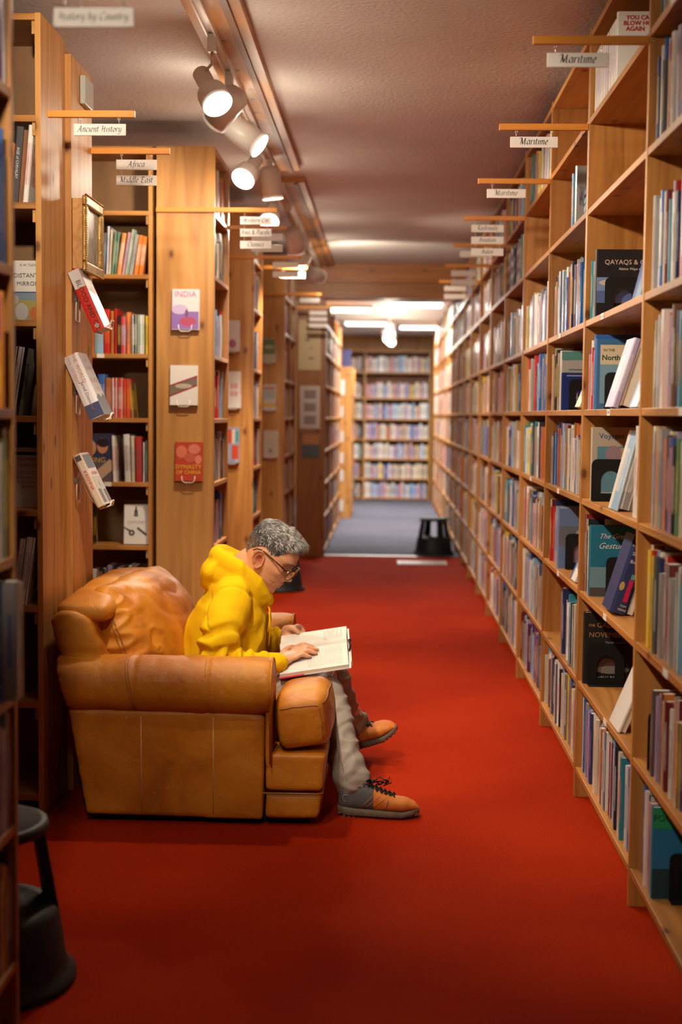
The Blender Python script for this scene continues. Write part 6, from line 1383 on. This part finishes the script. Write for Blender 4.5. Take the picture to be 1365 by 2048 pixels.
# shoes
M_suede = noisy('orange_suede', (.46, .125, .012), (.58, .19, .022), 22, .7, 260, .0008); M_soleM = noisy('mud_sole', (.11, .085, .06), (.17, .13, .095), 30, .8, 120, .002); M_greyM = noisy('grey_mesh', (.055, .055, .06), (.085, .085, .09), 60, .8, 400, .0008)
def shoe(M, label):
    org = M.translation.copy(); L = .272
    def prof(l): return (np.interp(l, [0, .06, .2, .4, .6, .8, .93, 1], [.018, .031, .036, .036, .044, .046, .034, .012]))
    def topz(l): return np.interp(l, [0, .04, .15, .32, .42, .55, .7, .85, .95, 1], [.075, .092, .098, .098, .094, .078, .066, .060, .046, .030])
    def botz(l): return .018 + .010 * max(0, l - .8) / .2
    def sect(l0, l1, inset, zb, zt, n=40, m=24, nm='upper', mat=None, parent=None, pw=2.6):
        V = []; F = []
        for i in range(n + 1):
            l = l0 + (l1 - l0) * i / n; w_ = prof(l) * inset; b_ = zb(l); t_ = zt(l)
            yc_ = -.006 * math.sin(l * PI) 
            for k in range(m):
                a = 2 * PI * k / m; c_, s_ = math.cos(a), math.sin(a); tall = max(0, (t_ - .07)) / .05
                zz_ = (b_ + t_) / 2 + (t_ - b_) / 2 * (abs(s_) ** (2 / pw)) * (1 if s_ > 0 else -1); narrow = 1 - .42 * tall * max(0, (zz_ - .045)) / .06
                V.append(M @ Vector((l * L, yc_ + w_ * narrow * (abs(c_) ** (2 / pw)) * (1 if c_ > 0 else -1), zz_)))
        for i in range(n):
            for k in range(m): F.append((i * m + k, (i + 1) * m + k, (i + 1) * m + (k + 1) % m, i * m + (k + 1) % m))
        F.append(tuple(range(m))); F.append(tuple(n * m + k for k in range(m - 1, -1, -1)))
        mb = MB().add(V, F); return mb.build(nm, mat, parent, world=True, smooth=True)
    up = sect(.28, 1.0, 1.0, botz, topz, nm='shoe', mat=M_suede, parent=man); tag(up, label)
    sect(.0, .44, 1.03, botz, lambda l: topz(l) + .001, nm='heel_counter', mat=M_greyM, parent=up)
    V = []; F = []; n = 60; m = 16
    sole = sect(-.012, 1.006, 1.09, lambda l: .001 + .012 * max(0, l - .78) / .22 + .010 * max(0, .08 - l) / .08, lambda l: botz(l) + np.interp(l, [0, .2, .8, 1], [.016, .011, .006, .003]), nm='sole', mat=M_soleM, parent=up, pw=5)
    mb = MB()
    for i in range(17):
        l = .02 + .94 * i / 16
        for s in (-1, 1):
            w_ = prof(l) * 1.12; z0 = .012 * max(0, l - .78) / .22 + .010 * max(0, .08 - l) / .08; mb.box(l * L - .0045, l * L + .0045, s * w_ * .7 - .008, s * w_ * .7 + .008, z0 - .0015, z0 + .006, M)
    mb.build('tread_lug', M_soleM, up, world=True)['kind'] = 'stuff'
    mb = MB()
    for i, l in enumerate(np.linspace(.36, .64, 6)):
        z = topz(l) + .003
        for s in (-1, 1): mb.tube([M @ Vector((l * L, s * .024, z - .014)), M @ Vector((l * L + .004, s * .010, z)), M @ Vector((l * L + .012, -s * .012, z + .001)), M @ Vector((l * L + .020, -s * .024, z - .018))], .0026, 6)
    rr = random.Random(3)
    for k in range(7):
        c_ = Vector((.40 * L + rr.uniform(-.01, .05), rr.uniform(-.02, .02), topz(.42) + .006)); q = [c_ + Vector((rr.uniform(-.022, .022), rr.uniform(-.022, .022), rr.uniform(.0, .022))) for _ in range(5)]; mb.tube([M @ x for x in [c_] + q], .0022, 6)
    mb.build('laces', M_black, up, world=True, smooth=True)
    # tongue and collar
    mb = MB(); limb(mb, [M @ Vector((.33 * L, 0, .085)), M @ Vector((.31 * L, 0, .108))], [(.020, .008), (.018, .007)], ref=M.to_3x3() @ Vector((0, 1, 0))); link(remeshed(mb, .003, 1), 'tongue', M_greyM, up)
    mb = MB(); pts = [M @ Vector((.155 * L + .040 * math.cos(a), .0265 * math.sin(a), .1125 - .004 * math.cos(a))) for a in np.linspace(0, 2 * PI, 25)[:-1]]; mb.tube([p - M.to_3x3() @ Vector((0, 0, .014)) for p in pts], .006, 8, closed=True); mb.build('collar', M_greyM, up, world=True, smooth=True)
    # stitched overlays on the side and a round mark by the heel
    for s in (-1, 1):
        for (l0, l1, z0, z1) in ((.30, .47, .038, .083), (.36, .54, .036, .078), (.44, .60, .036, .070), (.60, .63, .034, .062)):
            pts = []
            for k in range(8):
                l = l0 + (l1 - l0) * k / 7; z = z0 + (z1 - z0) * k / 7; t_, b_ = topz(l), botz(l); sn = (z - (b_ + t_) / 2) / ((t_ - b_) / 2); cs = max(0, 1 - abs(sn) ** 2.6) ** (1 / 2.6); tall = max(0, (t_ - .07)) / .05
                pts.append(M @ Vector((l * L, -.006 * math.sin(l * PI) + s * (prof(l) * (1 - .42 * tall * max(0, z - .045) / .06) * cs + .0006), z)))
            MB().tube(pts, .0014, 5).build('overlay', M_suede if l0 < .6 else M_soleM, up, world=True, smooth=True)
        cc = M @ Vector((.10 * L, s * .0335, .062)); ringp = [M @ Vector((.10 * L + .011 * math.cos(a), s * (.0332 - .03 * abs(.011 * math.sin(a))), .062 + .011 * math.sin(a))) for a in np.linspace(.8, 2 * PI - .3, 14)]
        MB().tube(ringp, .0012, 5).build('heel_mark', cmat((.35, .33, .30)), up, world=True, smooth=True)
    return up
def sM(p, yaw, pitch=0, roll=0): return Matrix.Translation(p) @ Matrix.Rotation(math.radians(yaw), 4, 'Z') @ Matrix.Rotation(math.radians(-pitch), 4, 'Y') @ Matrix.Rotation(math.radians(roll), 4, 'X')
shoe(sM((-.148, 4.575, .002), -3), 'orange and grey hiking shoe nearer the camera, flat on the carpet')
shoe(sM((-.185, 5.37, .012), -14, 22, 18), 'orange and grey hiking shoe of the far foot, toe raised')
for a_, dx in ((AR, 0), (AL, 0)):
    mb = MB(); limb(mb, [a_ + Vector((0, 0, .05)), a_ + Vector((-.008, 0, -.005))], [(.027, .030), (.028, .034)]); o = link(remeshed(mb, .005, 1), 'sock', M_greyM, man)

# ---------------------------------------------------------------- the open book
ob = thing('open_book', bp(.5, .5), 'open hardcover book with white pages held on the lap of the reading man', 'book')
mb = MB(); V = []
def slab(mb, u0, u1, v0, v1, h0, h1):
    V = [bp(u, v, h) for h in (h0, h1) for v in (v0, v1) for u in (u0, u1)]; mb.add(V, [(0, 2, 3, 1), (4, 5, 7, 6), (0, 1, 5, 4), (2, 6, 7, 3), (0, 4, 6, 2), (1, 3, 7, 5)])
slab(mb, -.01, 1.03, -.015, .47, -.0025, .0005); slab(mb, -.01, 1.03, .57, 1.015, -.0025, .0005); slab(mb, -.01, 1.03, .47, .57, -.006, -.003)
mb.build('cover', cmat((.62, .56, .52)), ob, world=True)
slab_ = MB(); slab(slab_, -.008, .35, -.0165, .10, -.0032, .001); slab_.build('cover_print', cmat((.55, .06, .10)), ob, world=True)
for v0, v1 in ((0.0, .518), (.522, 1.0)):
    mb = MB(); V = []; F = []; n = 40
    for i in range(n + 1):
        v = v0 + (v1 - v0) * i / n; h = page_h(v)
        for u, hh in ((0, .001), (0, h), (1, h), (1, .001)): V.append(bp(u, v, hh))
    for i in range(n):
        for k in range(4): F.append((i * 4 + k, i * 4 + (k + 1) % 4, (i + 1) * 4 + (k + 1) % 4, (i + 1) * 4 + k))
    F.append((3, 2, 1, 0)); F.append((n * 4, n * 4 + 1, n * 4 + 2, n * 4 + 3))
    M_page = M_page if 'M_page' in globals() else noisy('white_page', (.60, .57, .52), (.64, .61, .56), 20, .8)
    F = [tuple(reversed(f)) for f in F]
    pg = mb.add(V, F).build('page_block', M_page, ob, world=True)
    tx = MB(); rr = random.Random(int(v0 * 10) + 2)
    us = np.arange(.66, .93, .0165) if v0 > .1 else np.arange(.42, .93, .019)
    for u in us:
        a, b2 = (v0 + .07, v1 - .06) if v0 > .1 else (v0 + .05, v1 - .05)
        if rr.random() < .18: b2 -= rr.uniform(.05, .3)
        m = 26; prev = None; v = a
        while v < b2:
            v2 = min(b2, v + rr.uniform(.012, .04)); q = [bp(u - .0028, v, page_h(v) + .0004), bp(u + .0028, v, page_h(v) + .0004), bp(u + .0028, v2, page_h(v2) + .0004), bp(u - .0028, v2, page_h(v2) + .0004)]; tx.add(q, [(0, 1, 2, 3)]); v = v2 + .006
    tx.build('print', cmat((.20, .19, .18) if v0 > .1 else (.34, .32, .30)), pg, world=True)
MB().tube([bp(1.02, .40, .002), bp(1.045, .42, .02), bp(1.03, .52, .028), bp(1.05, .60, .018), bp(1.03, .64, .0)], .0035, 8).build('spine_clip', M_black, ob, world=True, smooth=True)
slab_ = MB(); slab(slab_, 1.035, 1.045, .12, .62, -.012, .004); slab_.build('jacket_flap', cmat((.7, .66, .62)), ob, world=True)
